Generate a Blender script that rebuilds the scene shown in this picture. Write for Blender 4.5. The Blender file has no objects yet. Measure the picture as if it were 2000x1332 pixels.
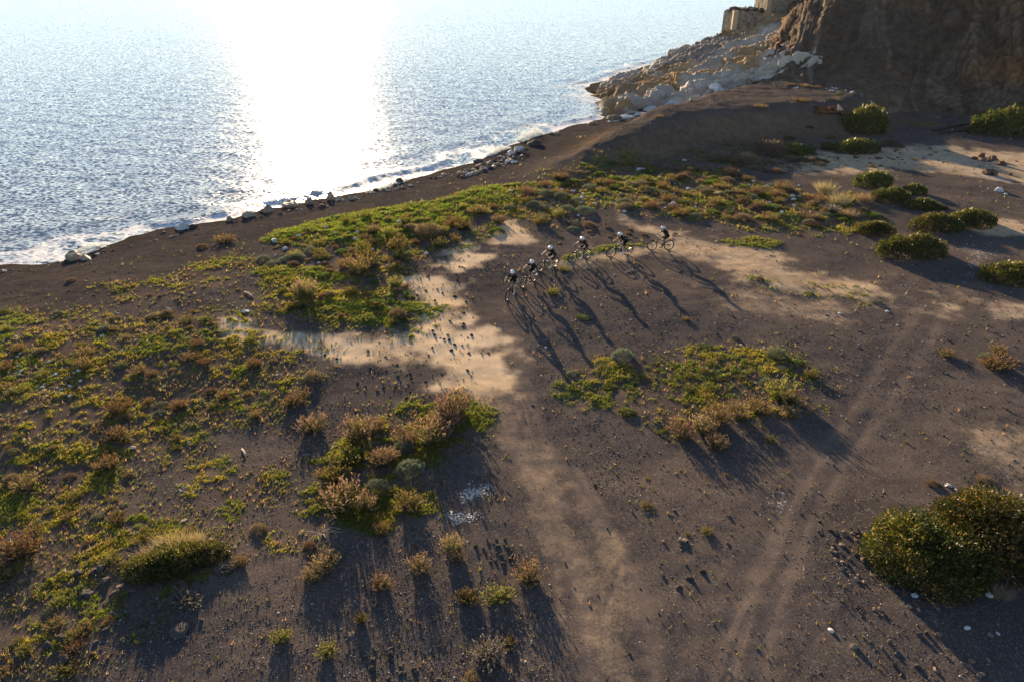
import bpy, bmesh, math, random
import numpy as np
from mathutils import Vector, Matrix

# ------------------------------------------------------------------ camera, sky, sun, exposure
scene = bpy.context.scene
C = scene.collection
FPX, YH, CAMH = 1333.0, -50.0, 16.5
PITCH = math.atan((666.0 - YH) / FPX)
cam_d = bpy.data.cameras.new('camera'); cam = bpy.data.objects.new('camera', cam_d); C.objects.link(cam)
cam_d.sensor_width = 36.0; cam_d.lens = FPX / 2000.0 * 36.0
cam_d.clip_start = 0.5; cam_d.clip_end = 40000.0
cam.location = (0, 0, CAMH); cam.rotation_euler = (math.pi / 2 - PITCH, 0, 0)
scene.camera = cam

SUN_AZ, SUN_EL = math.radians(-15.5), math.radians(9.3)     # azimuth from +Y towards +X
sun_dir = Vector((math.sin(SUN_AZ) * math.cos(SUN_EL), math.cos(SUN_AZ) * math.cos(SUN_EL), math.sin(SUN_EL)))
world = bpy.data.worlds.new('World'); scene.world = world; world.use_nodes = True
wn = world.node_tree.nodes; wl = world.node_tree.links
bg = wn['Background']; sky = wn.new('ShaderNodeTexSky'); sky.sky_type = 'NISHITA'
sky.sun_disc = False; sky.sun_elevation = SUN_EL; sky.sun_rotation = SUN_AZ
sky.altitude = 0; sky.air_density = 0.5; sky.dust_density = 0.0; sky.ozone_density = 0.2
wl.new(sky.outputs[0], bg.inputs[0]); bg.inputs[1].default_value = 0.074
sun_d = bpy.data.lights.new('sun', 'SUN'); sun = bpy.data.objects.new('sun', sun_d); C.objects.link(sun)
sun_d.energy = 4.1; sun_d.angle = math.radians(0.55); sun_d.color = (1.0, 0.75, 0.47)
sun.rotation_euler = (-sun_dir).to_track_quat('-Z', 'Y').to_euler()
vs = scene.view_settings; vs.view_transform = 'Standard'; vs.look = 'None'; vs.exposure = 1.86; vs.gamma = 1.0
vs.use_curve_mapping = False
scene.cycles.max_bounces = 6; scene.cycles.transparent_max_bounces = 6
scene.cycles.sample_clamp_indirect = 6.0

random.seed(7); RNG = np.random.default_rng(11)
SEA = -1.2

# ------------------------------------------------------------------ helpers: pixels of the photo -> points on the ground
def G(px, py, z=0.0):
    dx = px - 1000.0; dy = 666.0 - py
    Y = FPX * math.cos(PITCH) + dy * math.sin(PITCH); Z = -FPX * math.sin(PITCH) + dy * math.cos(PITCH)
    t = (CAMH - z) / -Z
    return (dx * t, Y * t)
def at_dist(px, py, Yd):                       # point on the ray of a pixel at forward distance Yd
    dx = px - 1000.0; dy = 666.0 - py
    Y = FPX * math.cos(PITCH) + dy * math.sin(PITCH); Z = -FPX * math.sin(PITCH) + dy * math.cos(PITCH)
    t = Yd / Y
    return np.array((dx * t, Yd, CAMH + Z * t))
def m_per_px(x, y, z=0.0):
    d = y * math.cos(PITCH) + (CAMH - z) * math.sin(PITCH)
    return d / FPX

def _hash(ix, iy, seed):
    h = (ix.astype(np.int64) * 374761393 + iy.astype(np.int64) * 668265263 + seed * 974711) & 0xFFFFFFFF
    h = ((h ^ (h >> 13)) * 1274126177) & 0xFFFFFFFF
    h = h ^ (h >> 16)
    return (h & 0xFFFF) / 65535.0
def vnoise(x, y, seed=0):
    x = np.asarray(x, float); y = np.asarray(y, float)
    ix = np.floor(x).astype(np.int64); iy = np.floor(y).astype(np.int64)
    fx = x - ix; fy = y - iy
    fx = fx * fx * fx * (fx * (fx * 6 - 15) + 10); fy = fy * fy * fy * (fy * (fy * 6 - 15) + 10)
    a = _hash(ix, iy, seed); b = _hash(ix + 1, iy, seed); c = _hash(ix, iy + 1, seed); d = _hash(ix + 1, iy + 1, seed)
    return (a * (1 - fx) + b * fx) * (1 - fy) + (c * (1 - fx) + d * fx) * fy
def fbm(x, y, oct=4, seed=0, gain=0.5):
    s = 0.0; a = 1.0; t = 0.0; f = 1.0
    for i in range(oct):
        s = s + a * vnoise(x * f + i * 17.3, y * f - i * 9.1, seed + i); t += a; a *= gain; f *= 2.03
    return s / t                                 # 0..1
def ridged(x, y, oct=4, seed=0):
    s = 0.0; a = 1.0; t = 0.0; f = 1.0
    for i in range(oct):
        s = s + a * (1 - np.abs(2 * vnoise(x * f + i * 7.7, y * f + i * 3.3, seed + i) - 1)); t += a; a *= 0.5; f *= 2.1
    return s / t
def sstep(a, b, x):
    t = np.clip((x - a) / (b - a), 0, 1); return t * t * (3 - 2 * t)
def sdist(poly, x, y):                           # signed distance to a polygon, positive inside
    P = np.asarray(poly, float); n = len(P)
    d = np.full(x.shape, 1e18); inside = np.zeros(x.shape, bool)
    for i in range(n):
        ax, ay = P[i]; bx, by = P[(i + 1) % n]
        ex, ey = bx - ax, by - ay
        wx, wy = x - ax, y - ay
        t = np.clip((wx * ex + wy * ey) / (ex * ex + ey * ey + 1e-12), 0, 1)
        d = np.minimum(d, (wx - ex * t) ** 2 + (wy - ey * t) ** 2)
        cond = ((ay > y) != (by > y))
        with np.errstate(divide='ignore', invalid='ignore'):
            xi = ex * (y - ay) / (by - ay if by != ay else 1e-12) + ax
        inside ^= cond & (x < xi)
    d = np.sqrt(d)
    return np.where(inside, d, -d)
def ldist(line, x, y):
    P = np.asarray(line, float); d = np.full(x.shape, 1e18)
    for i in range(len(P) - 1):
        ax, ay = P[i]; ex, ey = P[i + 1] - P[i]
        wx, wy = x - ax, y - ay
        t = np.clip((wx * ex + wy * ey) / (ex * ex + ey * ey + 1e-12), 0, 1)
        d = np.minimum(d, (wx - ex * t) ** 2 + (wy - ey * t) ** 2)
    return np.sqrt(d)
def PG(pts, z=0.0): return [G(p[0], p[1], p[2] if len(p) > 2 else z) for p in pts]

def np_mesh(name, V, F, col=None, smooth=False, attrs=None):
    V = np.asarray(V, np.float32); F = np.asarray(F, np.int32)
    me = bpy.data.meshes.new(name); k = F.shape[1]
    me.vertices.add(len(V)); me.vertices.foreach_set('co', V.ravel())
    me.loops.add(F.size); me.loops.foreach_set('vertex_index', F.ravel())
    me.polygons.add(len(F)); me.polygons.foreach_set('loop_start', np.arange(0, F.size, k, dtype=np.int32))
    if smooth: me.polygons.foreach_set('use_smooth', np.ones(len(F), bool))
    me.update(calc_edges=True)
    allat = dict(attrs or {})
    if col is not None: allat['col'] = col
    for an, a in allat.items():
        a = np.asarray(a, np.float32)
        if a.shape[1] == 3: a = np.concatenate([a, np.ones((len(a), 1), np.float32)], 1)
        at = me.color_attributes.new(an, 'FLOAT_COLOR', 'POINT'); at.data.foreach_set('color', a.ravel())
    return me
def link(name, me, mat=None, parent=None):
    o = bpy.data.objects.new(name, me); C.objects.link(o)
    if mat is not None and me is not None and len(me.materials) == 0: me.materials.append(mat)
    if parent is not None: o.parent = parent
    return o
def tag(o, label=None, cat=None, group=None, kind=None):
    if label: o['label'] = label
    if cat: o['category'] = cat
    if group: o['group'] = group
    if kind: o['kind'] = kind
    return o
def empty(name, loc=(0, 0, 0), rz=0.0):
    o = bpy.data.objects.new(name, None); C.objects.link(o); o.location = loc; o.rotation_euler = (0, 0, rz); o.empty_display_size = 0.2
    return o

# ------------------------------------------------------------------ materials
def new_mat(name):
    m = bpy.data.materials.new(name); m.use_nodes = True
    nt = m.node_tree; nt.nodes.clear()
    out = nt.nodes.new('ShaderNodeOutputMaterial')
    return m, nt, out
class NT:
    def __init__(s, nt): s.nt = nt
    def n(s, t, **kw):
        nd = s.nt.nodes.new(t)
        for k, v in kw.items(): setattr(nd, k, v)
        return nd
    def l(s, a, b): s.nt.links.new(a, b)
    def val(s, sock, v):
        if hasattr(v, 'is_linked') or hasattr(v, 'links'): s.l(v, sock)
        else: sock.default_value = v
    def math(s, op, a, b=None, clamp=False):
        nd = s.n('ShaderNodeMath', operation=op); nd.use_clamp = clamp
        s.val(nd.inputs[0], a)
        if b is not None: s.val(nd.inputs[1], b)
        return nd.outputs[0]
    def mix(s, f, a, b, blend='MIX'):
        nd = s.n('ShaderNodeMix', data_type='RGBA', blend_type=blend)
        s.val(nd.inputs[0], f); s.val(nd.inputs[6], a); s.val(nd.inputs[7], b)
        return nd.outputs[2]
    def noise(s, vec, scale, detail=4, rough=0.55, dist=0.0):
        nd = s.n('ShaderNodeTexNoise'); nd.inputs['Scale'].default_value = scale; nd.inputs['Detail'].default_value = detail
        nd.inputs['Roughness'].default_value = rough; nd.inputs['Distortion'].default_value = dist
        if vec is not None: s.l(vec, nd.inputs['Vector'])
        return nd.outputs['Fac']
    def voro(s, vec, scale, feature='F1', out='Distance'):
        nd = s.n('ShaderNodeTexVoronoi', feature=feature); nd.inputs['Scale'].default_value = scale
        if vec is not None: s.l(vec, nd.inputs['Vector'])
        return nd.outputs[out]
    def ramp(s, f, lo, hi, a=0.0, b=1.0):
        nd = s.n('ShaderNodeMapRange'); nd.interpolation_type = 'SMOOTHSTEP'
        s.val(nd.inputs[0], f); nd.inputs[1].default_value = lo; nd.inputs[2].default_value = hi
        nd.inputs[3].default_value = a; nd.inputs[4].default_value = b
        return nd.outputs[0]
    def bump(s, h, strength, dist, normal=None):
        nd = s.n('ShaderNodeBump'); nd.inputs['Strength'].default_value = strength; nd.inputs['Distance'].default_value = dist
        s.l(h, nd.inputs['Height'])
        if normal is not None: s.l(normal, nd.inputs['Normal'])
        return nd.outputs[0]
    def pos(s): return s.n('ShaderNodeNewGeometry').outputs['Position']
    def attr(s, name):
        nd = s.n('ShaderNodeAttribute'); nd.attribute_name = name; return nd
    def princ(s, color, rough=0.8, normal=None, spec=0.3, metal=0.0):
        b = s.n('ShaderNodeBsdfPrincipled')
        s.val(b.inputs['Base Color'], color); s.val(b.inputs['Roughness'], rough)
        b.inputs['Specular IOR Level'].default_value = spec; b.inputs['Metallic'].default_value = metal
        if normal is not None: s.l(normal, b.inputs['Normal'])
        return b.outputs[0]

def rgb(r, g, b): return (r, g, b, 1.0)

def mat_simple(name, col, rough=0.7, var=0.12, scale=30.0, spec=0.3, metal=0.0, bump=0.0):
    m, nt, out = new_mat(name); T = NT(nt)
    tc = T.n('ShaderNodeTexCoord').outputs['Object']
    f = T.noise(tc, scale, 4)
    c = T.mix(f, rgb(*[v * (1 - var) for v in col]), rgb(*[min(1, v * (1 + var)) for v in col]))
    nrm = T.bump(f, bump, 0.01) if bump else None
    T.l(T.princ(c, rough, nrm, spec, metal), out.inputs[0]); return m

def mat_leaf(name, trans=0.45, var=0.25, rough=0.55, tint=(1, 1, 1), tmul=1.5):
    """Leaves: colour from the plant's own vertex colours, varied per plant; light shines through the blades."""
    m, nt, out = new_mat(name); T = NT(nt)
    c = T.attr('col').outputs['Color']
    oi = T.n('ShaderNodeObjectInfo')
    v = T.n('ShaderNodeHueSaturation'); T.l(c, v.inputs['Color'])
    h = T.math('MULTIPLY_ADD', oi.outputs['Random'], 0.05); h.node.inputs[2].default_value = 0.475; T.l(h, v.inputs['Hue'])
    bv = T.math('MULTIPLY_ADD', oi.outputs['Random'], 2 * var); bv.node.inputs[2].default_value = 1 - var; T.l(bv, v.inputs['Value'])
    col = T.mix(1.0, v.outputs[0], rgb(*tint), 'MULTIPLY')
    d = T.n('ShaderNodeBsdfPrincipled'); T.l(col, d.inputs['Base Color']); d.inputs['Roughness'].default_value = rough
    d.inputs['Specular IOR Level'].default_value = 0.25
    tr = T.n('ShaderNodeBsdfTranslucent')
    tc = T.mix(1.0, col, rgb(tmul, tmul * 0.97, tmul * 0.7), 'MULTIPLY'); T.l(tc, tr.inputs['Color'])
    mx = T.n('ShaderNodeMixShader'); mx.inputs[0].default_value = trans
    T.l(d.outputs[0], mx.inputs[1]); T.l(tr.outputs[0], mx.inputs[2]); T.l(mx.outputs[0], out.inputs[0])
    return m

def mat_rock(name, c1, c2, scale=6.0, rough=0.85, bump=0.5, bd=0.03, streak=None, usecol=False, objvar=0.0):
    m, nt, out = new_mat(name); T = NT(nt)
    tc = T.n('ShaderNodeTexCoord').outputs['Object']
    f = T.noise(tc, scale, 6, 0.62); f2 = T.noise(tc, scale * 5, 4, 0.6)
    c = T.mix(T.ramp(f, 0.3, 0.7), rgb(*c1), rgb(*c2))
    c = T.mix(T.ramp(f2, 0.45, 0.75, 0, 0.45), c, rgb(*[v * 0.5 for v in c1]))
    if usecol: c = T.mix(1.0, c, T.attr('col').outputs['Color'], 'MULTIPLY')
    if objvar:
        oi = T.n('ShaderNodeObjectInfo'); bv = T.math('MULTIPLY_ADD', oi.outputs['Random'], 2 * objvar); bv.node.inputs[2].default_value = 1 - objvar
        hs = T.n('ShaderNodeHueSaturation'); T.l(c, hs.inputs['Color']); T.l(bv, hs.inputs['Value']); c = hs.outputs[0]
    nrm = T.bump(T.math('ADD', f, T.math('MULTIPLY', f2, 0.4)), bump, bd)
    T.l(T.princ(c, rough, nrm, 0.08), out.inputs[0]); return m
# ------------------------------------------------------------------ the lie of the land (world metres, +Y away from the viewpoint)
LAND = PG([(-620, 690), (-300, 590), (0, 528), (70, 522), (130, 513), (200, 491), (270, 468), (350, 452), (450, 437), (520, 417), (600, 401), (720, 378), (800, 354),
           (870, 336), (930, 320), (985, 297), (1060, 270), (1110, 254), (1160, 241), (1182, 236)], SEA)
LAND = LAND + [(16.5, 113.0), tuple(at_dist(1150, 186, 126.5)[:2]), (24, 150), (40, 176), (80, 215), (300, 300), (620, 300), (620, -620), (-620, -620), (-420, -180), (-130, -10)]
PLATEAU = PG([(1050, 283), (1160, 258), (1280, 236), (1400, 220), (1520, 211), (1610, 205), (1650, 200), (1690, 186), (1640, 168), (1500, 160), (1450, 168), (1390, 186), (1270, 215), (1190, 240)], 2.7)
SANDS = [
 (1.0, 1.7, [(800, 545), (850, 507), (930, 486), (985, 490), (960, 515), (905, 545), (885, 585), (912, 615), (955, 640), (962, 670), (990, 700), (985, 745), (935, 770), (870, 742), (790, 700), (740, 665), (800, 625), (830, 585)]),
 (0.82, 1.2, [(800, 720), (700, 705), (600, 695), (520, 680), (445, 655), (440, 632), (520, 640), (620, 655), (740, 645), (820, 640), (840, 700)]),
 (0.75, 0.6, [(975, 432), (1015, 430), (1045, 470), (1010, 485), (955, 480)]),
 (0.56, 1.4, [(1070, 505), (1150, 478), (1250, 470), (1330, 455), (1440, 470), (1500, 485), (1570, 525), (1700, 545), (1900, 590), (2010, 605), (2010, 630), (1880, 625), (1720, 592), (1560, 575), (1450, 550), (1380, 512), (1290, 500), (1210, 510), (1110, 530), (1050, 545)]),
 (0.6, 1.8, [(1540, 305), (1640, 294), (1740, 286), (1840, 283), (1940, 295), (2060, 305), (2060, 372), (1930, 350), (1840, 338), (1740, 336), (1640, 345), (1560, 345)]),
 (0.6, 1.2, [(1890, 430), (1950, 428), (2060, 450), (2060, 490), (1930, 462)]),
 (0.42, 1.2, [(1880, 835), (1960, 815), (2050, 825), (2050, 990), (1985, 950), (1900, 875)]),
 (0.30, 1.0, [(1040, 860), (1060, 850), (1120, 960), (1225, 1035), (1250, 1110), (1200, 1210), (1140, 1260), (1150, 1180), (1180, 1080), (1080, 965)]),
 (0.6, 0.7, [(1180, 372), (1215, 395), (1250, 435), (1350, 452), (1340, 466), (1240, 455), (1195, 415)]),
 (0.36, 1.2, [(1400, 560), (1560, 580), (1720, 600), (1640, 640), (1500, 620), (1420, 600)]),
 (0.30, 1.2, [(940, 760), (1010, 720), (1000, 850), (1050, 940), (1010, 900), (960, 800)]),
]
DARKS = [(0.95, 0.6, [(1548, 492), (1620, 474), (1700, 478), (1775, 500), (1745, 530), (1680, 545), (1600, 520)]),
         (0.7, 0.6, [(1740, 590), (1790, 568), (1835, 585), (1825, 608), (1770, 608)]),
         (0.9, 1.2, [(1560, 350), (1650, 345), (1760, 338), (1850, 342), (1930, 355), (2060, 372), (2060, 425), (1900, 420), (1800, 370), (1680, 350)]),
         (0.9, 0.8, [(1720, 520), (1640, 462), (1800, 465), (2050, 470), (2050, 500), (1840, 500)])]
MOSS = [  # strength, edge, hummock, yellow, polygon
 (1.0, 0.8, 1.0, 0.15, [(500, 462), (590, 428), (700, 408), (830, 388), (930, 370), (1005, 362), (1010, 392), (930, 420), (880, 450), (800, 470), (720, 488), (640, 482), (540, 478)]),
 (0.74, 0.9, 0.7, 0.6, [(515, 528), (590, 522), (665, 536), (720, 556), (790, 575), (850, 615), (845, 640), (760, 642), (640, 640), (520, 618), (495, 592)]),
 (0.50, 1.4, 0.45, 0.55, [(-150, 620), (0, 605), (110, 600), (250, 612), (400, 600), (490, 640), (600, 690), (590, 735), (520, 800), (420, 840), (300, 900), (200, 960), (120, 1050), (-150, 1110)]),
 (0.42, 1.2, 0.35, 0.65, [(-150, 900), (100, 930), (230, 960), (300, 1000), (480, 1050), (490, 1100), (330, 1180), (250, 1250), (180, 1400), (-150, 1400)]),
 (0.66, 0.8, 0.4, 0.4, [(560, 970), (640, 880), (700, 820), (800, 772), (900, 765), (945, 800), (905, 860), (865, 960), (830, 1015), (730, 1050), (640, 1025)]),
 (0.50, 1.0, 0.4, 0.75, [(1080, 722), (1170, 690), (1260, 697), (1380, 672), (1480, 672), (1620, 722), (1600, 742), (1510, 748), (1565, 790), (1540, 830), (1420, 822), (1310, 840), (1240, 805), (1140, 792), (1100, 755)]),
 (0.46, 1.6, 0.6, 0.5, [(1000, 372), (1100, 340), (1200, 312), (1330, 318), (1420, 335), (1560, 375), (1680, 385), (1720, 430), (1690, 462), (1560, 455), (1400, 432), (1250, 425), (1180, 402), (1100, 432), (1030, 442), (985, 420)]),
 (0.4, 0.8, 0.3, 0.6, [(350, 885), (560, 880), (610, 960), (480, 1015), (360, 985)]),
 (0.75, 0.25, 0.3, 0.3, [(1085, 503), (1170, 481), (1265, 473), (1262, 482), (1175, 493), (1100, 512)]),
 (0.75, 0.25, 0.3, 0.3, [(1390, 467), (1480, 462), (1535, 474), (1500, 486), (1420, 478)]),
 (0.6, 0.3, 0.3, 0.2, [(815, 605), (875, 592), (860, 640), (800, 662), (775, 640)]),
 (0.3, 0.8, 0.2, 0.3, [(1480, 545), (1600, 540), (1720, 575), (1690, 600), (1560, 585), (1490, 570)]),
 (0.5, 0.4, 0.2, 0.6, [(520, 1045), (590, 1030), (670, 1050), (650, 1100), (550, 1110)]),
 (0.4, 0.6, 0.3, 0.6, [(700, 470), (800, 470), (900, 455), (985, 425), (960, 470), (850, 500), (800, 560), (720, 550), (680, 520)]),
 (0.35, 1.0, 0.3, 0.2, [(1330, 300), (1450, 285), (1560, 290), (1640, 310), (1560, 330), (1430, 330)]),
 (0.7, 0.8, 0.3, 0.1, [(1755, 243), (1830, 236), (1850, 248), (1790, 256)]),
 (0.35, 1.0, 0.3, 0.3, [(160, 545), (330, 530), (470, 480), (500, 500), (480, 560), (400, 590), (240, 590)]),
]
SALT = [(0.85, 0.25, [(870, 1000), (905, 1005), (945, 995), (935, 1015), (890, 1020)]), (0.8, 0.2, [(895, 960), (960, 938), (965, 948), (925, 975), (900, 985)]),
        (0.5, 0.4, [(1560, 930), (1600, 900), (1612, 905), (1575, 945)]), (0.5, 0.3, [(1695, 852), (1755, 842), (1760, 850), (1705, 862)]),
        (0.4, 0.3, [(1870, 865), (1930, 880), (1990, 905), (1930, 890)]), (0.5, 0.4, [(1515, 960), (1535, 965), (1525, 1010), (1515, 1000)]),
        (0.5, 0.5, [(1680, 1010), (1700, 1000), (1695, 1050), (1672, 1050)]), (0.6, 0.8, [(1870, 325), (1960, 340), (2010, 362), (1930, 352)]),
        (0.45, 0.5, [(1790, 760), (1850, 770), (1840, 778)]), (0.5, 0.4, [(1670, 745), (1715, 700), (1725, 705), (1690, 755)]),
        (0.5, 0.5, [(1870, 600 - 35), (1950, 500), (1900, 485), (1880, 490)])]
TRACKS = [PG([(965, 690), (985, 760), (1010, 860), (1075, 980), (1120, 1100), (1140, 1220), (1165, 1400)]),
          PG([(1000, 640), (1030, 760), (1060, 850), (1150, 980), (1230, 1100), (1260, 1220), (1290, 1400)]),
          PG([(1790, 610), (1745, 670), (1690, 760), (1610, 880), (1530, 1010), (1480, 1120), (1420, 1240), (1360, 1400)]),
          PG([(1830, 630), (1800, 690), (1730, 790), (1650, 900), (1580, 1020), (1540, 1120), (1500, 1240), (1470, 1400)])]
TRK_W = 0.30
THIN = [PG(l) for l in ([(1010, 620), (1005, 720), (1040, 850), (1110, 1000), (1170, 1150), (1200, 1400)], [(955, 640), (960, 730), (985, 830), (1040, 960), (1085, 1100), (1100, 1400)], [(990, 600), (985, 700), (1020, 830), (1085, 980), (1140, 1130), (1160, 1400)], [(1120, 900), (1190, 1010), (1215, 1100), (1180, 1200), (1200, 1400)], [(1640, 850), (1570, 950), (1515, 1060), (1470, 1180), (1400, 1400)], [(1680, 640), (1560, 600), (1380, 560), (1200, 520)])]
ROAD = PG([(930, 610), (985, 560), (1040, 690), (1100, 850), (1230, 1040), (1290, 1200), (1330, 1400), (1080, 1400), (1070, 1150), (1010, 950), (950, 790)])
for L in (SANDS, DARKS, SALT):
    for i in range(len(L)): L[i] = L[i][:-1] + (PG(L[i][-1]),)
MOSS = [m[:-1] + (PG(m[-1]),) for m in MOSS]

def bbmask(poly, edge, x, y, wob):
    P = np.array(poly); pad = edge * 2 + 1.5
    sel = (x > P[:, 0].min() - pad) & (x < P[:, 0].max() + pad) & (y > P[:, 1].min() - pad) & (y < P[:, 1].max() + pad)
    r = np.zeros(x.shape)
    if sel.any():
        s = sdist(poly, x[sel], y[sel]); r[sel] = sstep(-edge, edge, s + wob[sel] * edge * 2.2)
    return r
def masks(x, y):
    wob = fbm(x * 0.9, y * 0.9, 4, 31) - 0.5
    wob2 = fbm(x * 0.35, y * 0.35, 3, 77) - 0.5
    M = {}
    sand = np.zeros(x.shape)
    for s, e, p in SANDS: sand = np.maximum(sand, s * bbmask(p, e, x, y, wob + wob2))
    for s, e, p in DARKS: sand = sand * (1 - s * bbmask(p, e, x, y, wob))
    hum = np.zeros(x.shape); moss = np.zeros(x.shape); yel = np.zeros(x.shape)
    pat = 0.55 * fbm(x * 0.6, y * 0.75, 4, 5, 0.6) + 0.45 * fbm(x * 2.3, y * 2.9, 3, 6, 0.6)
    for s, e, h, yw, p in MOSS:
        b = bbmask(p, e, x, y, wob + wob2)
        thr = 0.70 - 0.36 * s
        mm = b * sstep(thr - 0.075, thr + 0.085, pat) * min(1, s + 0.35)
        moss = np.maximum(moss, mm); hum = np.maximum(hum, b * h)
        yel = np.maximum(yel, b * yw)
    salt = np.zeros(x.shape)
    for s, e, p in SALT: salt = np.maximum(salt, s * bbmask(p, e, x, y, wob * 1.5))
    trk = np.zeros(x.shape)
    for t in TRACKS:
        trk = np.maximum(trk, np.exp(-((ldist(t, x, y) + (vnoise(x * 0.7, y * 0.7, 14) - 0.5) * 0.35) / TRK_W) ** 2) * (0.45 + 0.55 * fbm(x * 0.5, y * 0.5, 3, 12)))
    for t in THIN:
        trk = np.maximum(trk, 0.65 * np.exp(-((ldist(t, x, y) + (vnoise(x * 0.5, y * 0.5, 15) - 0.5) * 0.25) / 0.11) ** 2) * sstep(0.3, 0.6, fbm(x * 0.35, y * 0.35, 3, 16)))
    road = bbmask(ROAD, 0.8, x, y, wob); sand = np.maximum(sand, 0.27 * road * sstep(0.32, 0.7, fbm(x * 1.3 + y * 0.2, y * 0.22, 3, 17)))
    M['road'] = road
    M.update(sand=sand, moss=moss, hum=hum, yel=yel, salt=salt, trk=trk)
    return M
def shore_d(x, y): return sdist(LAND, x, y)
def height(x, y, M=None):
    x = np.asarray(x, float); y = np.asarray(y, float); sh = x.shape
    x = x.ravel(); y = y.ravel()
    if M is None: M = masks(x, y)
    d = shore_d(x, y) + 0.6 + (fbm(x * 0.22, y * 0.22, 3, 3) - 0.5) * 2.2
    z = SEA - SEA * sstep(-5.0, 16.0, d) - 0.42 * (1 - sstep(-4, 2, d))
    z = np.where(d < -4, np.maximum(SEA - 3.0, SEA - 0.42 + 0.18 * (d + 4)), z)
    pl = sdist(PLATEAU, x, y)
    top = 2.9 * sstep(-3, 20, x) * sstep(-5.0, 1.2, pl + (fbm(x * 0.3, y * 0.3, 3, 9) - 0.5) * 2.2)
    top = np.minimum(top, np.maximum(0, d * 0.75))
    z = z + top
    inl = sstep(2, 9, d)
    # low swells and scoured hollows
    z = z + inl * ((fbm(x * 0.085, y * 0.085, 2, 41) - 0.5) * 0.5 + (fbm(x * 0.33, y * 0.33, 3, 43) - 0.5) * 0.13)
    z = z + (fbm(x * 1.6, y * 1.6, 3, 47) - 0.5) * 0.035 + sstep(0.3, 1.5, top) * ((ridged(x * 0.35, y * 0.2, 3, 48) - 0.6) * 0.35 + (fbm(x * 1.1, y * 1.1, 3, 49) - 0.5) * 0.22)
    n1 = fbm(x * 1.15, y * 1.5, 4, 51)
    z = z + M['hum'] * (0.05 * n1 + M['moss'] * (0.06 + 0.30 * np.maximum(0, n1 - 0.38)))
    z = z - 0.024 * M['trk'] * (1 - M['moss'])
    return z.reshape(sh)
def hz(x, y): return float(height(np.array([x]), np.array([y]))[0])

# ------------------------------------------------------------------ ground: one sheet, finest where the photograph looks
def polar(angs, rs):
    A, R = np.meshgrid(angs, rs)
    X = (np.sin(A) * R).ravel(); Y = (np.cos(A) * R).ravel()
    na, nr = len(angs), len(rs)
    i = np.arange(na); j = np.arange(nr - 1)
    I, J = np.meshgrid(i, j); I2 = (I + 1) % na
    F = np.stack([J * na + I, J * na + I2, (J + 1) * na + I2, (J + 1) * na + I], -1).reshape(-1, 4)[:, ::-1]
    return X, Y, F
W = math.radians(57)
angs = np.concatenate([np.linspace(-W, W, 640), np.linspace(W, 2 * math.pi - W, 44)[1:-1]])
rs = np.concatenate([np.linspace(0.4, 7.6, 10), np.geomspace(8, 170, 600), np.geomspace(175, 640, 22)])
gx, gy, gF = polar(angs, rs)
GM = masks(gx, gy); gz = height(gx, gy, GM)
gd = shore_d(gx, gy)
gpl = sdist(PLATEAU, gx, gy)
beach = sstep(16, 6, gd + (fbm(gx * 0.2, gy * 0.2, 3, 8) - 0.5) * 8) 
beach = np.maximum(beach, 0.15 * sstep(-1.5, 1.5, gpl) * sstep(0, 14, gx))
mound = sstep(-8, -5, gpl) * sstep(1.0, -2.0, gpl) * sstep(0, 14, gx)
wet = sstep(1.6, -0.6, gd + (fbm(gx * 0.6, gy * 0.6, 3, 88) - 0.5) * 1.6)
a1 = np.stack([GM['sand'], GM['moss'], GM['salt'], wet], 1)
a2 = np.stack([GM['yel'], GM['trk'], beach, np.clip(np.maximum(GM['hum'], 0.75 * mound), 0, 1)], 1)
ground_me = np_mesh('ground', np.stack([gx, gy, gz], 1), gF, smooth=True, attrs={'masks': a1, 'tints': a2})

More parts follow.
